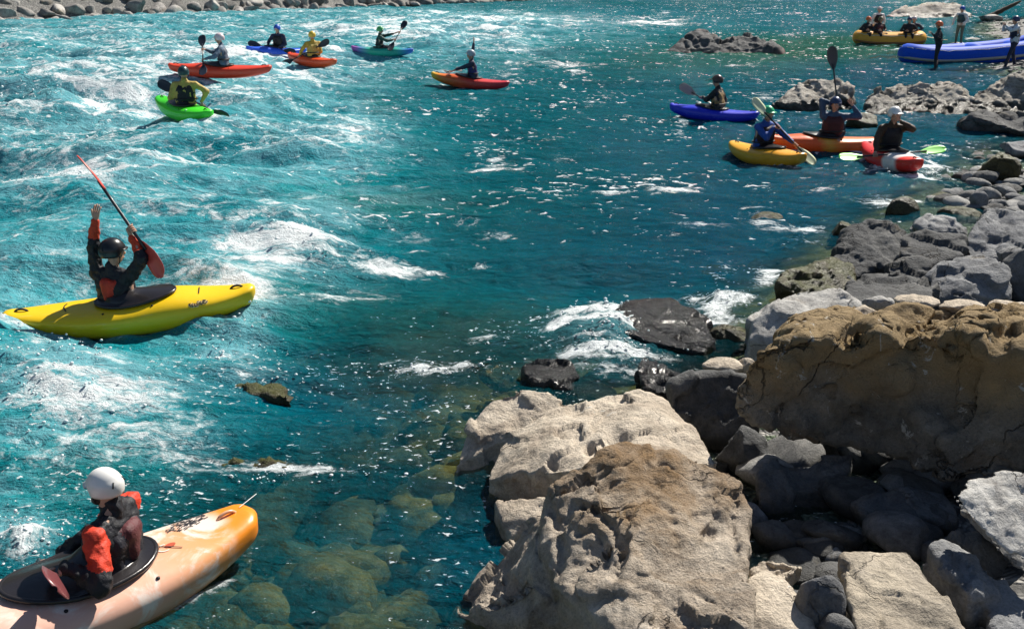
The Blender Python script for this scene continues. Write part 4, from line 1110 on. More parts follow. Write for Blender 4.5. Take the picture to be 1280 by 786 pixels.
def paddle(label, A, B, blade_mat, shaft_mat=None, normA=(0, -1, 0.3), normB=None, bl=0.46, bw=0.10, group='paddles of the kayakers'):
    A = Vector(A); B = Vector(B); c = (A + B) / 2
    root = empty('paddle', c); tag(root, label, 'paddle', group)
    d = (B - A).normalized(); hl = (B - A).length / 2
    tube('shaft', [-d * (hl - bl * 0.75), -d * (hl - bl) * 0.5, d * (hl - bl) * 0.5, d * (hl - bl * 0.75)], 0.0155, shaft_mat or M['carbon'], root, 8)
    for sgn, nn in ((-1, normA), (1, normB or normA)):
        nv = Vector(nn); ax = d * sgn
        nv = (nv - ax * nv.dot(ax)).normalized(); sd = ax.cross(nv)
        V = []; Fc = []; N = 12; Kc = 6
        for side in (1, -1):
            for i in range(N + 1):
                f = i / N
                w = bw * (0.16 + 0.84 * min(1, f / 0.45) ** 0.8) * (1.0 if f < 0.72 else math.sqrt(max(0.02, 1 - ((f - 0.72) / 0.285) ** 2)))
                for k in range(Kc + 1):
                    q = -1 + 2 * k / Kc
                    th = 0.0035 + 0.011 * (1 - abs(q)) ** 2 * (1 - f)
                    dish = 0.035 * (f ** 2) - 0.012 * (1 - q * q)
                    V.append(ax * (hl - bl + bl * f) + sd * (w * q) + nv * (dish + side * th / 2))
        m_ = (N + 1) * (Kc + 1)
        for s0 in (0, 1):
            for i in range(N):
                for k in range(Kc):
                    a = s0 * m_ + i * (Kc + 1) + k
                    f_ = (a, a + 1, a + Kc + 2, a + Kc + 1)
                    Fc.append(f_ if s0 else f_[::-1])
        per = [k for k in range(Kc + 1)] + [(i) * (Kc + 1) + Kc for i in range(1, N + 1)] + [N * (Kc + 1) + k for k in range(Kc - 1, -1, -1)] + [i * (Kc + 1) for i in range(N - 1, 0, -1)]
        for i in range(len(per)):
            a, b_ = per[i], per[(i + 1) % len(per)]
            Fc.append((a, b_, b_ + m_, a + m_))
        mesh('blade', V, Fc, blade_mat, root)
    return root

def capsule(a, ra, b, rb, seg=10, ring=6):
    return sphere_pts(a, ra, seg, ring) + sphere_pts(b, rb, seg, ring)

def ik(S, T, l1, l2, pole):
    d = T - S; L = d.length
    L2 = min(L, (l1 + l2) * 0.995)
    dn = d.normalized()
    T2 = S + dn * L2
    a = (l1 * l1 - l2 * l2 + L2 * L2) / (2 * L2)
    hh = math.sqrt(max(0, l1 * l1 - a * a))
    p = pole - dn * pole.dot(dn)
    p.normalize()
    return S + dn * a + p * hh, T2

def finger_tube(V, Fc, pts, r0, r1, seg=6):
    n = len(pts); base = len(V)
    prev = None
    for i in range(n):
        t = (pts[min(i + 1, n - 1)] - pts[max(i - 1, 0)]).normalized()
        a = t.cross(Vector((0.31, 0.2, 0.93))) if prev is None else prev - t * prev.dot(t)
        a.normalize(); prev = a; bq = t.cross(a)
        r = r0 + (r1 - r0) * i / (n - 1)
        for j in range(seg):
            th = 2 * math.pi * j / seg
            V.append(pts[i] + (a * math.cos(th) + bq * math.sin(th)) * r)
    t = (pts[-1] - pts[-2]).normalized()
    V.append(pts[-1] + t * r1 * 0.8)
    for i in range(n - 1):
        for j in range(seg): Fc.append((base + i * seg + j, base + i * seg + (j + 1) % seg, base + (i + 1) * seg + (j + 1) % seg, base + (i + 1) * seg + j))
    for j in range(seg): Fc.append((base + (n - 1) * seg + j, base + (n - 1) * seg + (j + 1) % seg, len(V) - 1))
    Fc.append(tuple(base + j for j in range(seg))[::-1])

def seg_dist(P, a, ra, b, rb):
    a = np.array(a); b = np.array(b); d = b - a
    t = np.clip(((P - a) @ d) / (d @ d + 1e-9), 0, 1)
    return np.linalg.norm(P - a - t[:, None] * d, axis=1) - (ra + (rb - ra) * t)

def garment(name, prims, voxel, mats, root, wrinkle=0.0, smooth=3, seed=1, label=None):
    """prims: list of (list of (centre, radius), material index)"""
    hulls = [sum([sphere_pts(c, r, 10, 6) for c, r in pr], []) for pr, mi in prims]
    me = remesh(hulls, voxel, smooth)
    P = getco(me)
    if wrinkle:
        N = getno(me)
        d = ridged(P, 9, 2, 0.5, seed) * 0.5 + fbm(P, 16, 2, 0.5, seed + 3) * 0.6
        P = P + N * ((d - 0.3) * wrinkle)[:, None]
        setco(me, P)
    midx = None
    if len(mats) > 1:
        cen = np.empty(len(me.polygons) * 3, np.float32); me.polygons.foreach_get('center', cen); cen = cen.reshape(-1, 3)
        best = np.full(len(cen), 1e9); midx = np.zeros(len(cen), int)
        for pr, mi in prims:
            for i in range(len(pr)):
                for j in range(i, len(pr)):
                    d = seg_dist(cen, pr[i][0], pr[i][1], pr[j][0], pr[j][1])
                    w = d < best - 1e-5
                    best[w] = d[w]; midx[w] = mi
    me.name = name
    me.materials.clear()
    fin(me, mats, True, midx)
    o = bpy.data.objects.new(name, me); link(o, root)
    if label: o['label'] = label
    return o

def head_shape(Hc, f, up, rt, s=1.0):
    """skull, jaw, brow, nose, chin, ears as convex pieces round the head centre"""
    def q(a, b_, c): return Hc + (rt * a + f * b_ + up * c) * s
    return [([(q(0, -0.015, 0.035), 0.082 * s), (q(0, 0.03, 0.03), 0.072 * s)], 0),
            ([(q(0, 0.035, 0.0), 0.066 * s), (q(0, 0.050, -0.075), 0.036 * s), (q(0.028, 0.02, -0.06), 0.034 * s), (q(-0.028, 0.02, -0.06), 0.034 * s)], 0),
            ([(q(0, 0.098, 0.012), 0.010 * s), (q(0, 0.116, -0.024), 0.013 * s), (q(0, 0.085, -0.03), 0.015 * s)], 0),
            ([(q(0.014, 0.098, -0.06), 0.009 * s), (q(-0.014, 0.098, -0.06), 0.009 * s), (q(0, 0.09, -0.064), 0.012 * s)], 0),
            ([(q(0.04, 0.085, 0.032), 0.010 * s), (q(-0.04, 0.085, 0.032), 0.010 * s)], 0),
            ([(q(0.083, 0.0, 0.012), 0.011 * s), (q(0.080, 0.005, -0.028), 0.009 * s)], 0),
            ([(q(-0.083, 0.0, 0.012), 0.011 * s), (q(-0.080, 0.005, -0.028), 0.009 * s)], 0)]

def person(label, seat, yaw, jacket, vest, helmet, hands, look=None, lean=0.05, near=False, standing=False, trousers=None, grips=(None, None), poles=None, sleeve=None, cuff=None, skin_arms=False, group='kayakers on the river',
           cap=False, beard=False, tilt=0.0, k=1.0, feet=None, twist=0.0, vest_cols=None, kneel=False, height_seat=0.12, hs=1.0):
    """seat: point under the hips (world). yaw/look: azimuth in degrees of chest and face. hands: world targets (left, right)."""
    seat = Vector(seat)
    root = empty('person', seat); tag(root, label, 'person', group)
    f = Vector((math.cos(math.radians(yaw)), math.sin(math.radians(yaw)), 0)); up = Vector((0, 0, 1)); rt = f.cross(up)
    lk = math.radians(yaw if look is None else look)
    hf = Vector((math.cos(lk), math.sin(lk), 0)); hr = hf.cross(up)
    hip_z = 0.92 * k if standing else height_seat
    vx = 0.011 if near else 0.022
    def B(a, b_, c): return rt * (a * k) + f * (b_ * k) + up * (c * k) + up * (hip_z)
    tx = rt * (tilt * k)
    chest = B(0, lean * 0.7, 0.34) + tx * 0.7; neck = B(0, lean, 0.50) + tx; head = neck + up * (0.175 * k * (0.35 + 0.65 * hs)) + hf * 0.025 * k
    kh = k * hs
    shL = B(-0.20, lean * 0.95, 0.45) + tx; shR = B(0.20, lean * 0.95, 0.45) + tx
    hipL = B(-0.10, 0, 0.0); hipR = B(0.10, 0, 0.0)
    arms = []
    for i, (S, T) in enumerate(((shL, hands[0]), (shR, hands[1]))):
        T = Vector(T) - seat
        sgn = -1 if i == 0 else 1
        pole = poles[i] if poles and poles[i] is not None else (rt * sgn * 0.8 - up * 0.7 - f * 0.3)
        d = (T - S).normalized()
        el, wr = ik(S, T - d * 0.075 * k, 0.29 * k, 0.255 * k, Vector(pole))
        arms.append((S, el, wr, T))
    # ---- body: one continuous skin
    body = head_shape(head, hf, up, hr, kh)
    body.append(([(neck - up * 0.03, 0.058 * k), (head - up * 0.05, 0.054 * k)], 0))
    body.append(([(chest - rt * 0.09, 0.10 * k), (chest + rt * 0.09, 0.10 * k), (hipL, 0.10 * k), (hipR, 0.10 * k), (shL + rt * 0.04, 0.05 * k), (shR - rt * 0.04, 0.05 * k), (neck, 0.05 * k)], 0))
    FV = []; FF = []
    palms = []
    for i, (S, el, wr, T) in enumerate(arms):
        body.append(([(S, 0.052 * k), (el, 0.040 * k)], 0)); body.append(([(el, 0.040 * k), (wr, 0.027 * k)], 0))
        hd = (wr - el).normalized(); sgn = -1 if i == 0 else 1
        g = grips[i]
        if g is not None:          # hand closed round a shaft running along g
            ax = Vector(g).normalized()
            toS = (T - wr); toS = (toS - ax * toS.dot(ax)); toS = toS.normalized() if toS.length > 1e-6 else hd
            kn0 = T - toS * 0.030 * k
            kk = kn0 + toS.cross(ax) * 0.022 * k
            body.append(([(wr, 0.026 * k), (kk + ax * 0.030 * k, 0.015 * k), (kk - ax * 0.030 * k, 0.015 * k)], 0))
            e2 = toS.cross(ax)
            for q_ in range(4):
                o_ = (-0.033 + 0.022 * q_) * k
                rr_ = 0.027 * k
                ln = (3.6, 4.0, 3.8, 3.1)[q_]
                pts = []
                for st_ in range(6):
                    th = math.radians(150) - st_ / 5 * ln
                    pts.append(T + ax * o_ + (-toS * math.cos(th - math.pi) * -1 + e2 * math.sin(th)) * rr_ if False else T + ax * o_ + (toS * math.cos(th) + e2 * math.sin(th)) * rr_)
                finger_tube(FV, FF, pts, 0.0095 * k, 0.0075 * k)
            pts = []
            for st_ in range(5):
                th = math.radians(200) + st_ / 4 * 2.1
                pts.append(T + ax * (0.040 + 0.004 * st_) * k * 0.9 + (toS * math.cos(th) + e2 * math.sin(th)) * 0.028 * k)
            finger_tube(FV, FF, pts, 0.0115 * k, 0.009 * k)
        else:                      # open relaxed hand
            side = hd.cross(f); side = side.normalized() if side.length > 0.2 else rt.copy()
            side = side * sgn
            pal = wr + hd * 0.085 * k
            body.append(([(wr, 0.026 * k), (pal + side * 0.030 * k, 0.013 * k), (pal - side * 0.030 * k, 0.013 * k)], 0))
            nrm = side.cross(hd).normalized()
            if nrm.dot(f) < 0: nrm = -nrm
            for q_ in range(4):
                o_ = (-0.031 + 0.0205 * q_)
                ln = (0.068, 0.082, 0.078, 0.062)[q_]
                dirq = (hd + side * o_ * 1.6).normalized()
                p0 = pal + side * o_ * k - hd * 0.012 * k
                pts = [p0, p0 + dirq * 0.03 * k, p0 + dirq * (0.012 + ln * 0.55) * k + nrm * 0.004 * k, p0 + dirq * (0.012 + ln * 0.82) * k + nrm * 0.012 * k, p0 + dirq * (0.010 + ln) * k + nrm * 0.022 * k]
                finger_tube(FV, FF, pts, 0.0092 * k, 0.007 * k)
            p0 = wr + hd * 0.03 * k - side * 0.022 * k
            tdir = (hd * 0.7 - side * 0.75 + nrm * 0.25).normalized()
            finger_tube(FV, FF, [p0, p0 + tdir * 0.03 * k, p0 + (tdir + hd * 0.25).normalized() * 0.058 * k, p0 + (tdir + hd * 0.45).normalized() * 0.085 * k], 0.0125 * k, 0.0085 * k)
    # legs
    if standing:
        ft = feet or (B(-0.13, 0.02, 0) - up * hip_z, B(0.13, 0.05, 0) - up * hip_z)
        legs = []
        for hp, fo_ in ((hipL, Vector(ft[0])), (hipR, Vector(ft[1]))):
            an = fo_ + up * 0.075 * k
            kn = (hp + an) / 2 + f * 0.04 * k
            legs.append((hp, kn, an, fo_))
            body += [([(hp, 0.078 * k), (kn, 0.05 * k)], 0), ([(kn, 0.05 * k), (kn * 0.55 + an * 0.45 - f * 0.02, 0.05 * k), (an, 0.034 * k)], 0), ([(an, 0.036 * k), (fo_ + up * 0.03 * k + f * 0.14 * k, 0.026 * k), (fo_ + up * 0.03 * k - f * 0.04 * k, 0.03 * k)], 0)]
    elif kneel:
        legs = []
        for hp, sg in ((hipL, -1), (hipR, 1)):
            kn = hp + f * 0.40 * k + rt * sg * 0.05 + up * 0.05
            an = hp + f * 0.36 * k + rt * sg * 0.05 - up * 0.34 * k
            legs.append((hp, kn, an, an - up * 0.07))
            body += [([(hp, 0.08 * k), (kn, 0.055 * k)], 0), ([(kn, 0.055 * k), (an, 0.038 * k)], 0), ([(an, 0.036 * k), (an + f * 0.14 * k - up * 0.05 * k, 0.028 * k)], 0)]
    else:
        body += [([(hipL, 0.085 * k), (hipL + f * 0.2 * k - up * 0.02, 0.06 * k)], 0), ([(hipR, 0.085 * k), (hipR + f * 0.2 * k - up * 0.02, 0.06 * k)], 0)]
    bo = garment('body', body, vx if not near else 0.0085, [M['skin']], root, 0, 2)
    # fingers grow out of the palms, in the same mesh
    bm = bmesh.new(); bm.from_mesh(bo.data)
    vs = [bm.verts.new(v) for v in FV]
    for q_ in FF:
        try: fq = bm.faces.new([vs[i] for i in q_]); fq.smooth = True
        except ValueError: pass
    bmesh.ops.recalc_face_normals(bm, faces=bm.faces)
    bm.to_mesh(bo.data); bm.free()
    for sg in (-1, 1):
        e_ = head + hr * sg * 0.033 * kh + hf * 0.083 * kh + up * 0.012 * kh
        bme = bmesh.new(); bmesh.ops.create_uvsphere(bme, u_segments=8, v_segments=6, radius=0.013 * k)
        me = bpy.data.meshes.new('eye'); bme.to_mesh(me); bme.free(); fin(me, M['eye'])
        e = bpy.data.objects.new('eye', me); e.location = e_; link(e, root)
    if beard:
        garment('beard', [([(head + hf * 0.072 * k - up * 0.082 * k, 0.034 * k), (head + hr * 0.045 * k + hf * 0.03 * k - up * 0.06 * k, 0.03 * k), (head - hr * 0.045 * k + hf * 0.03 * k - up * 0.06 * k, 0.03 * k)], 0)], 0.012, [M['hair']], root, 0.004)
    # ---- clothes
    jk = cloth(*jacket); jm = [jk, cloth(*sleeve) if sleeve else jk, cloth(*cuff) if cuff else jk]
    bulk = 0.014 * k
    pr = [([(chest - rt * 0.085 * k, 0.115 * k), (chest + rt * 0.085 * k, 0.115 * k), (hipL + up * 0.02, 0.115 * k), (hipR + up * 0.02, 0.115 * k)], 0),
          ([(chest - rt * 0.08 * k, 0.11 * k), (chest + rt * 0.08 * k, 0.11 * k), (shL + rt * 0.03 * k, 0.065 * k), (shR - rt * 0.03 * k, 0.065 * k), (neck - up * 0.02 * k, 0.062 * k)], 0),
          ([(neck - up * 0.03 * k, 0.068 * k), (neck + up * 0.045 * k, 0.066 * k)], 0)]
    for (S, el, wr, T) in arms:
        if skin_arms:
            pr.append(([(S, 0.066 * k), (S * 0.5 + el * 0.5, 0.058 * k)], 1))
        else:
            q3 = el * 0.72 + wr * 0.28
            pr.append(([(S, 0.070 * k), (S * 0.3 + el * 0.7, 0.060 * k)], 1))
            pr.append(([(S * 0.3 + el * 0.7, 0.060 * k), (el, 0.056 * k), (q3, 0.054 * k)], 0))
            pr.append(([(q3, 0.054 * k), (wr - (wr - el).normalized() * 0.01, 0.038 * k)], 2))
    garment('jacket', pr, vx, jm if (sleeve or cuff) else [jk], root, 0.022 if near else 0.012, 3, seed=len(label))
    if vest:
        vm = [cloth(*vest)] + [cloth(*q_) for q_ in (vest_cols or [])]
        pv = [([(chest - rt * 0.07 * k + f * 0.015 * k, 0.134 * k), (chest + rt * 0.07 * k + f * 0.015 * k, 0.134 * k), (B(-0.075, lean * 0.3, 0.15), 0.136 * k), (B(0.075, lean * 0.3, 0.15), 0.136 * k)], 0),
              ([(shL + rt * 0.075 * k + up * 0.045 * k, 0.036 * k), (chest - rt * 0.09 * k + f * 0.06 * k, 0.085 * k)], 0), ([(shR - rt * 0.075 * k + up * 0.045 * k, 0.036 * k), (chest + rt * 0.09 * k + f * 0.06 * k, 0.085 * k)], 0),
              ([(shL + rt * 0.075 * k + up * 0.045 * k, 0.036 * k), (chest - rt * 0.09 * k - f * 0.05 * k, 0.085 * k)], 0), ([(shR - rt * 0.075 * k + up * 0.045 * k, 0.036 * k), (chest + rt * 0.09 * k - f * 0.05 * k, 0.085 * k)], 0)]
        if vest_cols:
            pv.append(([(chest - f * 0.10 * k + up * 0.05 * k - rt * 0.03 * k, 0.055 * k), (chest - f * 0.105 * k - up * 0.10 * k, 0.05 * k), (chest - f * 0.10 * k + up * 0.04 * k + rt * 0.06 * k, 0.05 * k)], 1))
        vo = garment('life_vest', pv, vx * 1.1, vm, root, 0.006, 3)
        bl_ = [B(0, 0, 0.19)]
        pts = []
        for i in range(24):
            a = 2 * math.pi * i / 24
            pts.append(B(0.235 * math.cos(a), 0.153 * math.sin(a) + lean * 0.3, 0.17))
        tube('waist_belt', pts, 0.014 * k, M['black_gear'], vo, 6, closed=True)
    if standing or kneel:
        tm = cloth(*(trousers or ('black', (0.012, 0.013, 0.016))))
        pt_ = [([(hipL + up * 0.04, 0.11 * k), (hipR + up * 0.04, 0.11 * k), (hipL - up * 0.06 * k, 0.09 * k), (hipR - up * 0.06 * k, 0.09 * k)], 0)]
        for hp, kn, an, fo_ in legs:
            pt_ += [([(hp, 0.095 * k), (kn, 0.064 * k)], 0), ([(kn, 0.064 * k), (an + up * 0.02, 0.05 * k)], 0)]
        garment('trousers', pt_, vx, [tm], root, 0.008, 2)
        if standing:
            for hp, kn, an, fo_ in legs:
                garment('shoe', [([(an, 0.046 * k), (fo_ + up * 0.036 * k + f * 0.15 * k, 0.034 * k), (fo_ + up * 0.036 * k - f * 0.05 * k, 0.036 * k)], 0)], vx, [M['black_gear']], root, 0, 1)
    # ---- helmet: shell with a step above the band, brim, chin strap
    hm = shell(*helmet)
    V = []; Fc = []; ns, nr = 28, 16
    for i in range(nr + 1):
        th = math.pi * 0.5 * 1.0 * i / nr * 1.25
        for j in range(ns):
            ph = 2 * math.pi * j / ns
            st, ct = math.sin(th), math.cos(th)
            fy = math.sin(ph)
            band = 1.0 + (0.035 if ct < 0.42 else 0.0) + (0.015 if 0.02 < ct < 0.08 else 0)
            x = 0.110 * st * math.cos(ph) * band; y = (0.132 * st * fy - 0.004) * band; z = 0.128 * ct * (1.0 if ct > 0 else 1.15)
            low = -0.005 if fy > 0.45 else (-0.075 if abs(fy) < 0.62 else -0.06)
            if fy > 0.45: low = 0.018
            if z < low: z = low
            V.append(head + (hr * x + hf * y + up * (z + 0.026)) * kh)
    for i in range(nr):
        for j in range(ns): Fc.append((i * ns + j, i * ns + (j + 1) % ns, (i + 1) * ns + (j + 1) % ns, (i + 1) * ns + j))
    Fc.append(tuple(nr * ns + j for j in range(ns)))
    Fc = [q_[::-1] for q_ in Fc]
    ho_ = mesh('helmet', V, Fc, hm, root)
    pk = []
    for i in range(9):
        a = math.radians(30 + 120 * i / 8)
        pk.append((math.cos(a), math.sin(a)))
    out_ = 0.055 if cap else 0.022
    V = []
    for zz in (0.048, 0.040):
        for x, y in pk: V.append(head + (hr * 0.106 * x + hf * (0.118 * y) + up * zz) * kh)
        for x, y in pk: V.append(head + (hr * 0.116 * x + hf * (0.128 * y + out_) + up * (zz - 0.008)) * kh)
    n9 = 9; Fc = []
    for i in range(8):
        Fc += [(i, i + 1, n9 + i + 1, n9 + i), (18 + i, 18 + n9 + i, 18 + n9 + i + 1, 18 + i + 1), (n9 + i, n9 + i + 1, 27 + i + 1, 27 + i)]
    mesh('peak', V, Fc, hm, ho_)
    pts = [head + (hr * math.cos(a) * 0.098 + hf * 0.03 + up * (-0.02 + math.sin(a) * 0.10))* kh for a in np.linspace(math.pi, 2 * math.pi, 13)]
    tube('chin_strap', pts, 0.006 * kh, M['black_gear'], ho_, 5)
    if near:
        for q_ in (-1, 1):
            pts = [head + (hr * q_ * (0.045 + 0.012 * t_) + hf * (-0.112 - 0.004 * t_) + up * (0.082 - 0.018 * t_)) * kh for t_ in (0, 1, 2)]
            tube('vent', pts, 0.0045 * k, M['black_gear'], ho_, 6)
    return root

BLK = ('black', (0.014, 0.015, 0.019))
NAVY = ('navy', (0.012, 0.02, 0.055))
RED = ('red', (0.62, 0.05, 0.022))
# ---- 1: orange and white kayak in the near corner
stern = U(317, 660, 5.42); d_ = Vector((-0.74, -0.67, 0)).normalized()
HD1 = math.degrees(math.atan2(d_.y, d_.x))
c1 = stern + d_ * 1.17; c1.z = wz(c1.x, c1.y) + 0.0
mk = hull_colour('orange_to_white_hull', [(0.0, (0.86, 0.26, 0.012)), (0.10, (0.84, 0.27, 0.02)), (0.17, (0.80, 0.36, 0.13)), (0.30, (0.78, 0.42, 0.28)), (0.5, (0.76, 0.46, 0.36)), (1.0, (0.72, 0.44, 0.36))], worn=((0.82, 0.70, 0.62), 0.10, 0.15), edge=0.07)
k1, H1 = kayak('orange kayak fading to worn white and pink amidships, nearest, in the bottom left corner', c1, HD1, 2.36, 0.70, mk, roll=0, handle_mat=shell('peach', (0.75, 0.42, 0.25)), tipw=0.12, rim=(-0.29, 0.38, 0.25), deck=0.26)
up_ = (0, 0, 1)
Rn = random.Random(4)
lines = []
for i in range(120):
    a = Rn.uniform(0, 6.283); q = math.sqrt(Rn.uniform(0.0, 1)) 
    x0, y0 = 0.115 + 0.075 * q * math.cos(a), -0.80 + 0.125 * q * math.sin(a)
    dx, dy = Rn.uniform(-.02, .02), Rn.uniform(-.03, .03)
    lines.append([((x0 + dx * t_, y0 + dy * t_ + 0.006 * math.sin(t_ * 3), H1.deck_z(x0 + dx * t_, y0 + dy * t_) + 0.003), up_) for t_ in (0, .5, 1)])
prn = simple('black_print', (0.02, 0.02, 0.025), 0.5)
ribbon('oval_emblem', lines, 0.006, prn, k1)
em = simple('red_print', (0.5, 0.09, 0.04), 0.5); ew = simple('white_print', (0.8, 0.76, 0.7), 0.5)
def dk(H, x, y, e=0.003): return ((x, y, H.deck_z(x, y) + e), up_)
# small emblem: a dark bar across a red drop over a white loop
ribbon('emblem_bar', [[dk(H1, -0.06 + 0.02 * t_, -0.60 + 0.022 * t_, 0.005) for t_ in range(-3, 4)]], 0.007, prn, k1)
V = []; 
cx_, cy_ = -0.055, -0.622
pts = [(cx_ + 0.020 * math.cos(a), cy_ + 0.032 * math.sin(a)) for a in np.linspace(0, 2 * math.pi, 15)[:-1]]
mesh('emblem_drop', [dk(H1, *q, 0.004)[0] for q in pts], [tuple(range(14))], em, k1, smooth=False)
ribbon('emblem_loop', [[dk(H1, -0.06 + 0.034 * math.cos(a), -0.585 + 0.040 * math.sin(a), 0.003) for a in np.linspace(-0.4, 3.5, 14)]], 0.008, ew, k1)
ribbon('drain_cord', [[((0.02 + 0.02 * t_, -1.10 - 0.05 * t_, H1.deck_z(0.02, -1.10) + 0.006 + 0.004 * t_), up_) for t_ in range(4)]], 0.006, ew, k1)
ribbon('purple_stripe', [[((H1.pt(t_, math.radians(a), 0.003)), H1.pt(t_, math.radians(a), 1.0)) for t_, a in ((0.40, 120), (0.44, 140), (0.48, 160), (0.5, 178))]], 0.05, shell('purple', (0.12, 0.05, 0.30)), k1)
def onk(root, x, y, z):
    rz = root.rotation_euler.z
    return Vector((root.location.x + x * math.cos(rz) - y * math.sin(rz), root.location.y + x * math.sin(rz) + y * math.cos(rz), root.location.z + z))
s1 = onk(k1, 0, -0.31, 0.02)
hL = U(66, 718, 4.50); pA = G(40, 690, -0.16)
axp = (pA - hL).normalized()
pB = hL - axp * 0.46; hR = hL + axp * 0.56
paddle('dark paddle with reddish blade edges held low by the nearest kayaker', pA, pB, simple('dark_red_blade', (0.16, 0.045, 0.05), 0.3), M['carbon'], normA=axp.cross(hL - cam.location), bl=0.44)
person('kayaker in white helmet with red and black jacket, seen from behind, in the nearest kayak', s1, 172, ('black', (0.014, 0.015, 0.02)), ('charcoal', (0.016, 0.016, 0.024)), ('white', (0.80, 0.79, 0.77)), (hL, hR), look=165, lean=-0.045, near=True,
       sleeve=RED, grips=(axp, axp), poles=(Vector((0.75, -0.5, -0.9)), None), beard=True, cuff=('black', (0.014, 0.015, 0.02)), vest_cols=[('maroon', (0.10, 0.025, 0.03))], k=0.93, height_seat=0.09, hs=0.84)

# ---- 2: yellow kayak
L2 = U(6, 402, 9.28); R2 = U(320, 362, 9.85)
HD2 = math.degrees(math.atan2(R2.y - L2.y, R2.x - L2.x))
c2 = (L2 + R2) / 2; c2.z = wz(c2.x, c2.y) + 0.015
mk = hull_colour('yellow_hull', [(0.0, (0.84, 0.54, 0.010)), (1.0, (0.86, 0.56, 0.01))], edge=0.1)
k2, H2 = kayak('bright yellow kayak with a scrawled emblem on its bow, left side of the river', c2, HD2, (R2 - L2).length, 0.66, mk, roll=6, pitch=2.6, rim=(-0.10, 0.36, 0.205), tipw=0.08, rock=0.17, deck=0.225, fore=0.055)
def sidept(H, t, a, off=0.004):
    p = Vector(H.pt(t, a, off)); c = Vector((0, p.y, H.sec(t)[1])); return (p, (p - c).normalized())
def glyph(H, t0, a0, strokes, st, sa):
    return [[sidept(H, t0 + x * st, a0 + y * sa) for x, y in ln] for ln in strokes]
GL = [[(0, 1), (.12, .25), (.3, .2), (.42, 1)], [(.25, .8), (.36, .05), (.5, .5)], [(.55, .9), (.62, .1), (.85, .15), (.8, .9)], [(.95, 1.5), (1.0, .3)], [(.98, .7), (1.25, 1.3)], [(1.05, .75), (1.35, .3)], [(1.4, .4), (1.45, 1.2), (1.65, 1.3), (1.62, .7), (1.42, .75)], [(1.7, .5), (1.95, 1.1)]]
GL = [[(ln[i][0] * (1 - q) + ln[i + 1][0] * q, ln[i][1] * (1 - q) + ln[i + 1][1] * q) for i in range(len(ln) - 1) for q in (0, .5)] + [ln[-1]] for ln in GL]
ribbon('emblem_halo', glyph(H2, 0.47, 0.42, GL, 0.075, 0.27), 0.030, simple('pale_print', (0.80, 0.62, 0.30), 0.5), k2)
for o_ in [o for o in k2.children if o.name.startswith('emblem_halo')]: pass
def glyph2(H, t0, a0, strokes, st, sa): return [[sidept(H, t0 + x * st, a0 + y * sa, 0.007) for x, y in ln] for ln in strokes]
ribbon('emblem', glyph2(H2, 0.47, 0.42, GL, 0.075, 0.27), 0.010, simple('brown_print', (0.10, 0.05, 0.035), 0.5), k2)
ribbon('deck_cord', [[dk(H2, -0.1 + 0.05 * i, -0.62 - 0.02 * math.sin(i), 0.006) for i in range(5)]], 0.012, M['black_gear'], k2)
ribbon('deck_cord', [[dk(H2, -0.08 + 0.04 * i, 0.66, 0.006) for i in range(5)]], 0.012, M['black_gear'], k2)
s2 = onk(k2, -0.03, -0.14, -0.02)
hl = U(119, 266, s2.y + 0.06); hr_ = U(164, 293, s2.y + 0.05)
pt_ = U(100, 193, s2.y + 0.30); pb_ = U(206, 346, s2.y - 0.22)
ax2 = (pt_ - pb_).normalized()
tq = (hr_ - pb_).dot(ax2); hr2 = pb_ + ax2 * tq
paddle('paddle with red blades and black shaft held upright by the kayaker with raised arms', pt_, pb_, shell('red_blade', (0.62, 0.07, 0.05)), M['carbon'], normA=ax2.cross(pt_ - cam.location), normB=(-0.35, -1, 0.1), bl=0.44, bw=0.086)
person('kayaker in black helmet with both arms raised, in the bright yellow kayak', s2, 72, BLK, ('black2', (0.014, 0.014, 0.018)), ('black', (0.012, 0.013, 0.017)), (hl, hr2), look=40, lean=0.0, near=True,
       cuff=('orange_red', (0.62, 0.06, 0.02)), grips=(None, ax2), poles=(Vector((-0.7, -0.5, -0.1)), Vector((0.8, -0.6, -0.3))), vest_cols=[('red2', (0.55, 0.045, 0.022))], tilt=-0.02, height_seat=0.05)

# ---- the other kayaks (stern px, bow px at the waterline)
def kay(label, cpx, hd, L, stops, roll=0, pitch=0, lift=0.0, Wd=0.62, edge=0.15, **kw):
    c = G(*cpx, 0.05)
    for _ in range(4):
        ux, uy = math.cos(math.radians(hd)) * L * 0.3, math.sin(math.radians(hd)) * L * 0.3
        hs_ = [wz(c.x + q * ux, c.y + q * uy) for q in (-1, -0.5, 0, 0.5, 1)] + [wz(c.x - 0.2 * uy, c.y + 0.2 * ux), wz(c.x + 0.4 * uy, c.y - 0.4 * ux)]
        c = G(*cpx, 0.35 * sum(hs_) / len(hs_) + 0.65 * max(hs_) + lift - 0.03)
    # the bow rides up or down with the slope of the wave
    pitch += 0.6 * math.degrees(math.atan2(hs_[4] - hs_[0], L * 0.6))
    m_ = hull_colour('kayak_hull_plastic', stops, edge=edge)
    kk, H = kayak(label, c, hd, L, Wd, m_, roll, pitch, rim=(-0.10, 0.36, 0.22), **kw)
    return kk, H, onk(kk, 0, -0.12, 0.0)

def held(label, A, B, blade, prs, fl=0.36, fr=0.64, normA=(0, -1, .3), normB=None, shaft=None):
    """paddle A (left end) to B (right end); returns hand points and the grip axis"""
    A = Vector(A); B = Vector(B)
    paddle(label, A, B, blade, shaft, normA, normB, bl=0.44, bw=0.105)
    return A.lerp(B, fl), A.lerp(B, fr), (B - A).normalized()

YEL = ('ochre_yellow', (0.52, 0.34, 0.05))
dkb = simple('black_blade', (0.02, 0.024, 0.035), 0.3)
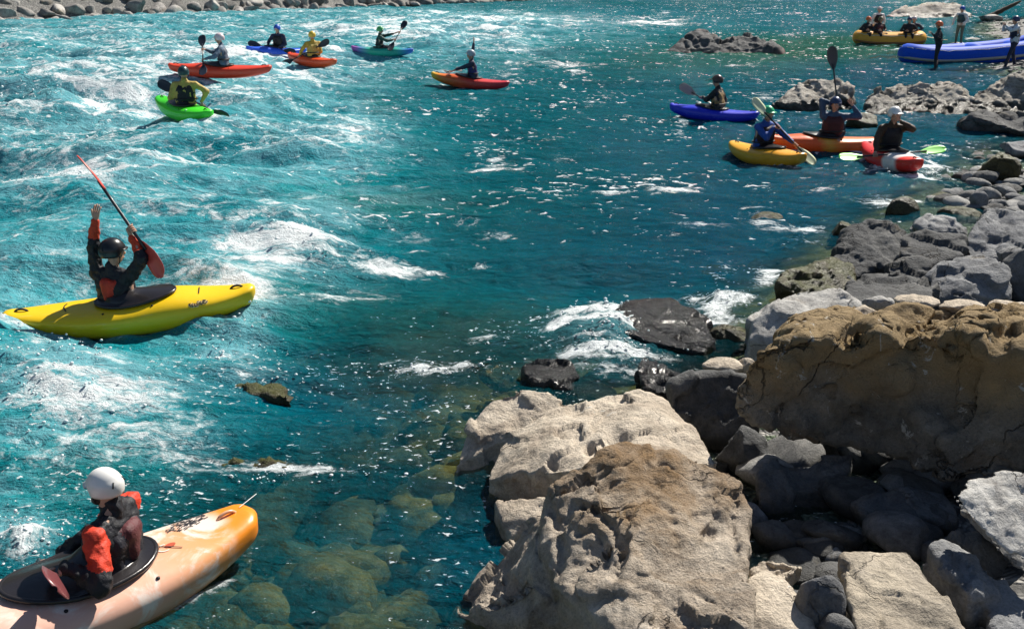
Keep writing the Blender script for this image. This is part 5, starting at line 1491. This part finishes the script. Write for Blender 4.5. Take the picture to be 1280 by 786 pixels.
# 3 lime green
k3, H3, s3 = kay('lime green kayak pointing away into the rapids', (231, 144), 134, 2.2, [(0, (0.06, 0.72, 0.03)), (1, (0.05, 0.66, 0.03))], lift=0.02, roll=-4, pitch=4)
A = U(198, 103, s3.y + 0.25); B = U(287, 150, s3.y - 0.25)
l_, r_, g_ = held('black paddle with broad blades held across by the kayaker in the lime green kayak', A, B, dkb, None, 0.36, 0.62)
person('kayaker in mustard yellow sleeves and dark vest seen from behind in the lime green kayak', s3 + Vector((0, 0, 0.06)), 100, ('mustard', (0.50, 0.36, 0.09)), ('black2', (0.014, 0.014, 0.018)), ('dark_teal', (0.015, 0.05, 0.06)), (l_, r_), grips=(g_, g_), tilt=0.0)
# 4 red, surfing
k4, H4, s4 = kay('red kayak surfing broadside on a breaking wave', (276, 93), 186, 2.65, [(0, (0.72, 0.05, 0.02)), (1, (0.74, 0.06, 0.02))], lift=0.06, roll=-4, pitch=3)
A = U(263, 64, s4.y + 0.3); B = U(268, 84, s4.y - 0.7) 
A = s4 + Vector((-0.62, 0.35, 0.95)); B = s4 + Vector((-0.30, -0.95, 0.05))
l_, r_, g_ = held('thin black paddle dipped beside the red surfing kayak', A, B, dkb, None, 0.35, 0.62)
person('kayaker in pinkish white helmet and grey blue jacket in the red surfing kayak', s4 + Vector((0.0, 0, 0.10)), 185, ('slate_blue', (0.10, 0.15, 0.22)), ('grey_blue', (0.09, 0.11, 0.15)), ('pale_pink', (0.72, 0.58, 0.60)), (r_, l_), grips=(g_, g_))
# 5 royal blue, far
k5, H5, s5 = kay('royal blue kayak far upstream with its paddler facing the camera', (346, 68.5), 217, 2.2, [(0, (0.01, 0.08, 0.62)), (1, (0.01, 0.10, 0.70))], lift=0.05)
A = U(370, 66, s5.y - 0.25); B = U(310, 54, s5.y - 0.25)
l_, r_, g_ = held('black paddle held level by the kayaker in the royal blue kayak', A, B, dkb, None, 0.38, 0.60)
person('kayaker in blue helmet and dark navy jacket in the royal blue kayak', s5 + Vector((0, 0, 0.06)), 255, NAVY, ('black2', (0.014, 0.014, 0.018)), ('blue', (0.02, 0.10, 0.50)), (l_, r_), grips=(g_, g_))
# 6 red orange, far
k6, H6, s6 = kay('short red orange kayak far upstream, its paddler seen from behind', (390, 80), 142, 2.2, [(0, (0.78, 0.09, 0.02)), (1, (0.76, 0.07, 0.02))], lift=0.06)
A = U(352, 82, s6.y + 0.1); B = U(412, 51, s6.y - 0.1)
l_, r_, g_ = held('black paddle held slanting by the kayaker in the red orange kayak', A, B, dkb, None, 0.36, 0.64)
person('kayaker in yellow helmet and mustard jacket in the red orange kayak', s6 + Vector((0, 0, 0.07)), 120, YEL, ('mustard', (0.50, 0.36, 0.09)), ('yellow', (0.72, 0.48, 0.06)), (l_, r_), grips=(g_, g_))
# 7 green to blue, far
k7, H7, s7 = kay('green kayak shading to purple stern and blue bow, farthest right of the upstream group', (478, 68), 4, 2.3, [(0.06, (0.45, 0.05, 0.40)), (0.18, (0.10, 0.20, 0.45)), (0.32, (0.02, 0.42, 0.28)), (0.72, (0.02, 0.35, 0.30)), (0.92, (0.02, 0.12, 0.55))], lift=0.03, edge=0.05)
A = s7 + Vector((0.42, -0.45, 0.15)); B = s7 + Vector((0.98, 0.55, 1.15))
l_, r_, g_ = held('black paddle raised forward by the kayaker in the green kayak', A, B, dkb, None, 0.36, 0.62)
person('kayaker in green helmet and dark green jacket in the green and purple kayak', s7 + Vector((0, 0, 0.06)), 10, ('dark_green', (0.02, 0.07, 0.06)), ('black2', (0.014, 0.014, 0.018)), ('green', (0.08, 0.42, 0.14)), (r_, l_), grips=(g_, g_))
# 8 red with yellow bow
k8, H8, s8 = kay('red kayak with yellow bow in mid river, paddler raising one arm', (587, 107), 174, 2.3, [(0.0, (0.62, 0.02, 0.05)), (0.5, (0.66, 0.05, 0.03)), (0.82, (0.70, 0.16, 0.02)), (0.95, (0.72, 0.45, 0.02))], lift=0.06, edge=0.06, pitch=3)
A = s8 + Vector((-0.80, -0.55, 0.42)); B = s8 + Vector((-0.45, 1.25, 0.34))
l_, r_, g_ = held('black paddle resting across the deck of the red and yellow kayak', A, B, dkb, None, 0.30, 0.6)
person('kayaker in grey helmet and navy jacket raising one arm in the red and yellow kayak', s8 + Vector((0, 0, 0.07)), 190, ('ink', (0.03, 0.035, 0.07)), ('violet', (0.04, 0.03, 0.16)), ('silver', (0.35, 0.40, 0.46)), (l_, s8 + Vector((0.02, 0.22, 1.25))), grips=(g_, None))
# 9 deep blue
k9, H9, s9 = kay('deep blue kayak left of the group of three, paddler in a black cap', (891, 148), 160, 2.1, [(0, (0.008, 0.02, 0.55)), (1, (0.008, 0.025, 0.60))], lift=0.03, pitch=3)
A = U(850, 107, s9.y + 0.55); B = A + Vector((1.55, -0.85, -0.85))
l_, r_, g_ = held('grey bladed paddle held out to the left by the kayaker in the deep blue kayak', A, B, simple('grey_blade', (0.30, 0.27, 0.27), 0.4), None, 0.30, 0.62)
person('kayaker in black cap and tan vest in the deep blue kayak', s9 + Vector((0, 0, 0.06)), 150, BLK, ('khaki', (0.26, 0.17, 0.07)), ('black', (0.012, 0.013, 0.017)), (l_, r_), grips=(g_, g_), cap=True)
# 10 amber yellow
k10, H10, s10 = kay('amber yellow kayak in the group of three, nose towards the camera', (957, 201), -62, 1.95, [(0, (0.80, 0.42, 0.02)), (1, (0.80, 0.34, 0.02))], lift=0.05, Wd=0.66)
A = U(940, 124, s10.y - 0.1); B = U(1018, 206, s10.y - 0.5)
wb = simple('pale_lime_blade', (0.62, 0.68, 0.45), 0.4)
l_, r_, g_ = held('paddle with pale blades planted steeply by the kayaker in the amber yellow kayak', A, B, wb, None, 0.42, 0.70, normA=(0.5, -0.8, 0.3), shaft=simple('dark_shaft', (0.03, 0.02, 0.02), 0.4))
person('kayaker in green cap and blue jacket in the amber yellow kayak', s10 + Vector((0, 0.0, 0.06)), 300, ('royal_blue', (0.015, 0.07, 0.32)), ('black_red', (0.03, 0.012, 0.014)), ('emerald', (0.03, 0.38, 0.18)), (r_, l_), grips=(g_, g_), cap=True)
# 11 long orange
k11, H11, s11 = kay('long orange kayak lying behind the amber yellow and the red and white kayaks', (1030, 186), 181, 2.35, [(0, (0.80, 0.16, 0.02)), (0.36, (0.82, 0.15, 0.02)), (0.5, (0.75, 0.38, 0.05)), (0.58, (0.80, 0.12, 0.02)), (1, (0.82, 0.13, 0.02))], lift=0.05)
A = U(1039, 58, s11.y + 0.2); B = U(1051, 172, s11.y - 0.1)
g_ = (A - B).normalized()
paddle('black paddle held straight up in front of the pale layered rock', A, B, dkb, None, (0, -1, .1), bl=0.44)
hl_, hr_ = A.lerp(B, 0.60), A.lerp(B, 0.60) + Vector((0.34, -0.05, -0.02))
person('kayaker in dark blue jacket with both arms raised in the long orange kayak', s11 + Vector((0, 0, 0.06)), 262, ('steel_blue', (0.03, 0.07, 0.14)), ('dark_maroon', (0.06, 0.016, 0.02)), ('navy', (0.03, 0.05, 0.12)), (hr_, hl_), grips=(None, g_), poles=(Vector((1, 0, 0.1)), Vector((-1, 0, 0.1))))
# 12 red and white, facing us
k12, H12, s12 = kay('red kayak with white foredeck pointing at the camera, right of the group of three', (1112, 205), -84, 2.0, [(0, (0.70, 0.03, 0.03)), (0.60, (0.70, 0.03, 0.03)), (0.63, (0.80, 0.76, 0.74)), (0.74, (0.78, 0.72, 0.70)), (0.77, (0.70, 0.03, 0.02))], lift=0.04, edge=0.03)
A = U(1048, 198, s12.y - 0.5); B = U(1182, 187, s12.y - 0.45)
l_, r_, g_ = held('paddle with bright green blades laid across the red and white kayak', A, B, simple('bright_green_blade', (0.18, 0.75, 0.06), 0.4), simple('dark_shaft2', (0.03, 0.02, 0.02), 0.4), 0.34, 0.5, normA=(0, -0.5, 0.9))
person('kayaker in white cap and black vest touching the mouth, in the red and white kayak', s12 + Vector((0, 0, 0.06)), 280, ('dark_brown', (0.05, 0.03, 0.015)), ('black2', (0.014, 0.014, 0.018)), ('white', (0.80, 0.79, 0.77)), (s12 + Vector((0.06, -0.22, 0.80)), l_), grips=(None, g_), cap=True)

# ---- rafts
def raft(label, loc, head, L, Wd, r, mat, group='rafts at the gravel bar', pitch=0, roll=0, thw=3, kick=0.32, stripe=None, cat='raft'):
    mat.node_tree.nodes['Principled BSDF'].inputs['Roughness'].default_value = 0.6
    mat.node_tree.nodes['Principled BSDF'].inputs['Specular IOR Level'].default_value = 0.15
    root = empty('raft', loc, math.radians(head), math.radians(roll), math.radians(pitch)); tag(root, label, cat, group)
    n = 64; pts = []
    hx_, hy_ = L / 2 - Wd / 2, Wd / 2 - r
    for i in range(n):
        a = 2 * math.pi * i / n
        c, s_ = math.cos(a), math.sin(a)
        x = pw(c, 0.62) * (L / 2 - r); y = pw(s_, 0.62) * hy_
        z = r + kick * (abs(x) / (L / 2)) ** 3.2
        pts.append(Vector((x, y, z)))
    o = tube('tube', pts, r, mat, root, 16, closed=True)
    for i in range(thw):
        x = -L * 0.26 + i * L * 0.52 / max(1, thw - 1)
        tube('thwart', [(x, -hy_ * 0.98, r * 1.25), (x, 0, r * 1.32), (x, hy_ * 0.98, r * 1.25)], r * 0.72, mat, root, 12)
    V = []
    for i in range(n): V.append((pts[i].x * 0.97, pts[i].y * 0.97, pts[i].z - r * 0.75))
    for i in range(n): V.append((pts[i].x * 0.97, pts[i].y * 0.97, pts[i].z - r * 0.55))
    Fc = [tuple(range(n))[::-1], tuple(range(n, 2 * n))] + [(i, (i + 1) % n, n + (i + 1) % n, n + i) for i in range(n)]
    mesh('floor', V, Fc, simple('raft_floor', (0.16, 0.16, 0.17), 0.6), root, smooth=False)
    sm = stripe or M['black_gear']
    tube('rub_strake', [Vector((q.x * (1 + r * 0.93 / (L / 2)), q.y * (1 + r * 0.97 / hy_), q.z - r * 0.25)) for q in pts], r * 0.16, sm, root, 6, closed=True)
    tube('grab_line', [Vector((q.x * (1 + r * 0.72 / (L / 2)), q.y * (1 + r * 0.74 / hy_), q.z + r * (0.74 - 0.1 * (i % 4 == 0)))) for i, q in enumerate(pts)], 0.012, shell('line', (0.6, 0.6, 0.55)), root, 5, closed=True)
    return root, pts

b0 = G(1178, 81, 0.12)
rb, _ = raft('bright blue inflatable raft drawn up on the gravel bar', (b0.x + 1.80, b0.y + 1.45, 0.02), 8, 6.0, 2.0, 0.37, shell('raft_blue', (0.012, 0.09, 0.62)), pitch=-3.5, thw=3, kick=0.30, stripe=shell('raft_grey', (0.35, 0.34, 0.30)))
o0 = G(1113, 60, 0.0)
rb2, _ = raft('orange yellow inflatable raft full of people floating by the gravel bar', (o0.x + 0.25, o0.y + 1.0, -0.06), -14, 3.3, 1.9, 0.34, shell('raft_orange', (0.72, 0.36, 0.06)), thw=2, kick=0.22, stripe=shell('raft_brown', (0.25, 0.10, 0.02)))
G5 = 'rafters at the gravel bar'
def stand(label, px, py, yaw, jacket, vest, helmet, hands, zoff=0.0, **kw):
    g = G(px, py, zoff)
    hh = [g + Vector(q) for q in hands]
    return person(label, g, yaw, jacket, vest, helmet, hh, standing=True, group=G5, **kw)
stand('person in black wetsuit and orange helmet clapping in the shallows before the blue raft', 1169, 88.5, 165, BLK, ('black2', (0.014, 0.014, 0.018)), ('orange_red', (0.75, 0.14, 0.04)), [(-0.42, -0.16, 1.28), (-0.30, -0.20, 1.20)], trousers=BLK, zoff=-0.05, feet=((-0.06, -0.13, 0), (0.08, 0.12, 0)))
stand('person in blue helmet and white sleeves standing behind the blue raft', 1198, 56.5, 215, ('white', (0.72, 0.74, 0.76)), ('teal_dark', (0.03, 0.08, 0.10)), ('blue', (0.02, 0.10, 0.50)), [(-0.10, -0.36, 0.92), (-0.36, 0.14, 0.92)], trousers=('olive_grey', (0.10, 0.12, 0.10)), zoff=0.1)
ph = stand('person in navy helmet and pale shirt holding up a phone, right of the blue raft', 1263, 86, 178, ('pale_blue', (0.55, 0.62, 0.70)), ('navy2', (0.012, 0.02, 0.055)), ('navy', (0.03, 0.05, 0.12)), [(-0.52, -0.08, 1.52), (-0.50, 0.10, 1.52)], trousers=('navy2', (0.012, 0.016, 0.035)), zoff=0.02, feet=((-0.26, -0.12, 0), (0.20, 0.12, 0)), skin_arms=False, k=1.06)
gp = G(1263, 86, 0.02) + Vector((-0.58, 0.0, 1.58))
V, Fq = [], []
for sx in (-1, 1):
    for sy in (-1, 1):
        for sz in (-1, 1): V.append((sx * 0.006, sy * 0.075, sz * 0.038))
bm = bmesh.new(); hull_bm(bm, V); bmesh.ops.bevel(bm, geom=bm.edges[:], offset=0.004, segments=2, affect='EDGES'); me = bpy.data.meshes.new('phone'); bm.to_mesh(me); bm.free(); fin(me, M['carbon'], False)
o = bpy.data.objects.new('phone', me); o.location = gp; link(o); tag(o, 'dark phone held up by the person right of the blue raft', 'phone')
def sit(label, dx, dy, yaw, jacket, vest, helmet, hs, **kw):
    p = onk(rb2, dx, dy, 0.42)
    rz = rb2.rotation_euler.z
    p = Vector((rb2.location.x + dx * math.cos(rz) - dy * math.sin(rz), rb2.location.y + dx * math.sin(rz) + dy * math.cos(rz), rb2.location.z + 0.50))
    return person(label, p, yaw, jacket, vest, helmet, [p + Vector(q) for q in hs], group=G5, kneel=True, height_seat=0.10, **kw)
sit('rafter in orange helmet and black gear sitting at the left end of the orange raft', -1.10, -0.40, 300, BLK, ('black2', (0.014, 0.014, 0.018)), ('orange_red', (0.75, 0.14, 0.04)), [(0.25, -0.25, 0.25), (-0.1, -0.30, 0.25)])
sit('rafter in olive helmet and dark red vest, second from left in the orange raft', -0.55, -0.42, 290, BLK, ('maroon', (0.10, 0.025, 0.03)), ('olive', (0.16, 0.17, 0.08)), [(0.25, -0.25, 0.25), (-0.1, -0.30, 0.25)])
sit('rafter in black helmet and black gear sitting at the right end of the orange raft', 0.75, -0.45, 260, BLK, ('black2', (0.014, 0.014, 0.018)), ('navy', (0.03, 0.05, 0.12)), [(0.2, -0.28, 0.25), (-0.2, -0.28, 0.25)])
sit('rafter in white and red helmet sitting behind the black helmeted one in the orange raft', 1.05, 0.25, 250, NAVY, ('black2', (0.014, 0.014, 0.018)), ('pale_pink', (0.72, 0.50, 0.50)), [(0.2, -0.28, 0.25), (-0.2, -0.28, 0.25)])
gq = onk(rb2, 0, 0, 0)
rz = rb2.rotation_euler.z
p_ = Vector((rb2.location.x - 0.55 * math.cos(rz) - 0.45 * math.sin(rz), rb2.location.y - 0.55 * math.sin(rz) + 0.45 * math.cos(rz), rb2.location.z + 0.12))
person('guide in grey helmet and white sleeves standing in the orange raft', p_, 270, ('white', (0.72, 0.74, 0.76)), ('black2', (0.014, 0.014, 0.018)), ('silver', (0.25, 0.27, 0.3)), [p_ + Vector((0.28, -0.1, 0.78)), p_ + Vector((-0.28, -0.12, 0.8))], standing=True, group=G5, trousers=NAVY, k=0.98)
A = onk(rb2, 0, 0, 0); A = Vector((rb2.location.x + 0.9, rb2.location.y - 0.6, rb2.location.z + 0.62)); B = A + Vector((1.55, -0.15, -0.25))
paddle('yellow raft paddle resting out over the right end of the orange raft', A, B, shell('raft_paddle', (0.75, 0.42, 0.08)), shell('raft_paddle', (0.75, 0.42, 0.08)), normA=(0, 0, 1), bl=0.4, group='raft paddles')

# ---- white water where hulls, legs and stones part the current; loose spray
def wet_edges():
    n = len(wme.vertices)
    P = getco(wme)
    fa = np.empty(n, np.float32); wme.attributes['foam'].data.foreach_get('value', fa)
    add = np.zeros(n); lift = np.zeros(n)
    for o in list(COL.objects):
        if o.parent is not None or o.get('category') not in ('kayak', 'raft'): continue
        L_, W_ = (None, None)
        h = [c_ for c_ in o.children if c_.name.split('.')[0] in ('hull', 'tube')][0]
        dx, dy = h.dimensions.x / 2, h.dimensions.y / 2
        a = o.rotation_euler.z; ca, sa = math.cos(a), math.sin(a)
        m_ = (np.abs(P[:, 0] - o.location.x) < 3) & (np.abs(P[:, 1] - o.location.y) < 3)
        x = P[m_, 0] - o.location.x; y = P[m_, 1] - o.location.y
        lx, ly = (x * ca + y * sa) / (dx * 0.86), (-x * sa + y * ca) / (dy * 0.92)
        r_ = np.abs(lx) ** 2.2 + np.abs(ly) ** 2.2
        q = np.exp(-((r_ - 1.10) / 0.28) ** 2)
        nn = pn(P[m_, 0] * 2.5, P[m_, 1] * 2.5)
        add[m_] = np.maximum(add[m_], q * np.clip(0.62 + nn * 1.2, 0.1, 1.0))
        lift[m_] += q * 0.035 * (0.5 + nn)
    wme.attributes['foam'].data.foreach_set('value', np.clip(fa + add * 1.0, 0, 1).astype(np.float32))
    P[:, 2] += lift
    setco(wme, P)
wet_edges()

def spray(name, n, spots, seed, label):
    R = random.Random(seed)
    Vi, Fi = ico(1)
    V0, F0 = [], []; base = 0
    for i in range(n):
        cx, cy, sx, sy, hmax = R.choices(spots, [q[2] * q[3] for q in spots])[0]
        g = G(R.gauss(cx, sx), R.gauss(cy, sy), 0.05)
        z = wz(g.x, g.y)
        k = R.random() ** 3
        s_ = (0.004 + 0.012 * R.random() ** 3) * (g.y / 8) ** 0.6
        P_ = Vi * s_ * np.array((R.uniform(.7, 1.6), R.uniform(.7, 1.4), R.uniform(.6, 1.2))) + np.array((g.x, g.y, z + 0.005 + hmax * k))
        V0.append(P_); F0.append(Fi + base); base += len(P_)
    o = link(bpy.data.objects.new(name, mesh_np(name, np.concatenate(V0), np.concatenate(F0), simple('spray_white', (0.82, 0.87, 0.88), 0.3))))
    tag(o, label, 'spray', kind='stuff')
spray('spray', 1500, [(745, 425, 30, 18, .16), (780, 455, 34, 16, .14), (905, 388, 26, 10, .14), (290, 430, 34, 16, .10), (40, 690, 30, 18, .14), (370, 325, 36, 9, .08), (110, 242, 60, 8, .12), (1140, 222, 34, 8, .12), (540, 462, 70, 7, .06), (70, 480, 60, 30, .06), (360, 588, 50, 6, .06), (90, 150, 80, 30, .25), (350, 470, 20, 6, .08)], 77, 'white spray thrown up over the rapids')
for o in COL.objects:
    if o.get('label') and len(o['label'].split()) > 16: print('LONG', o['label'])
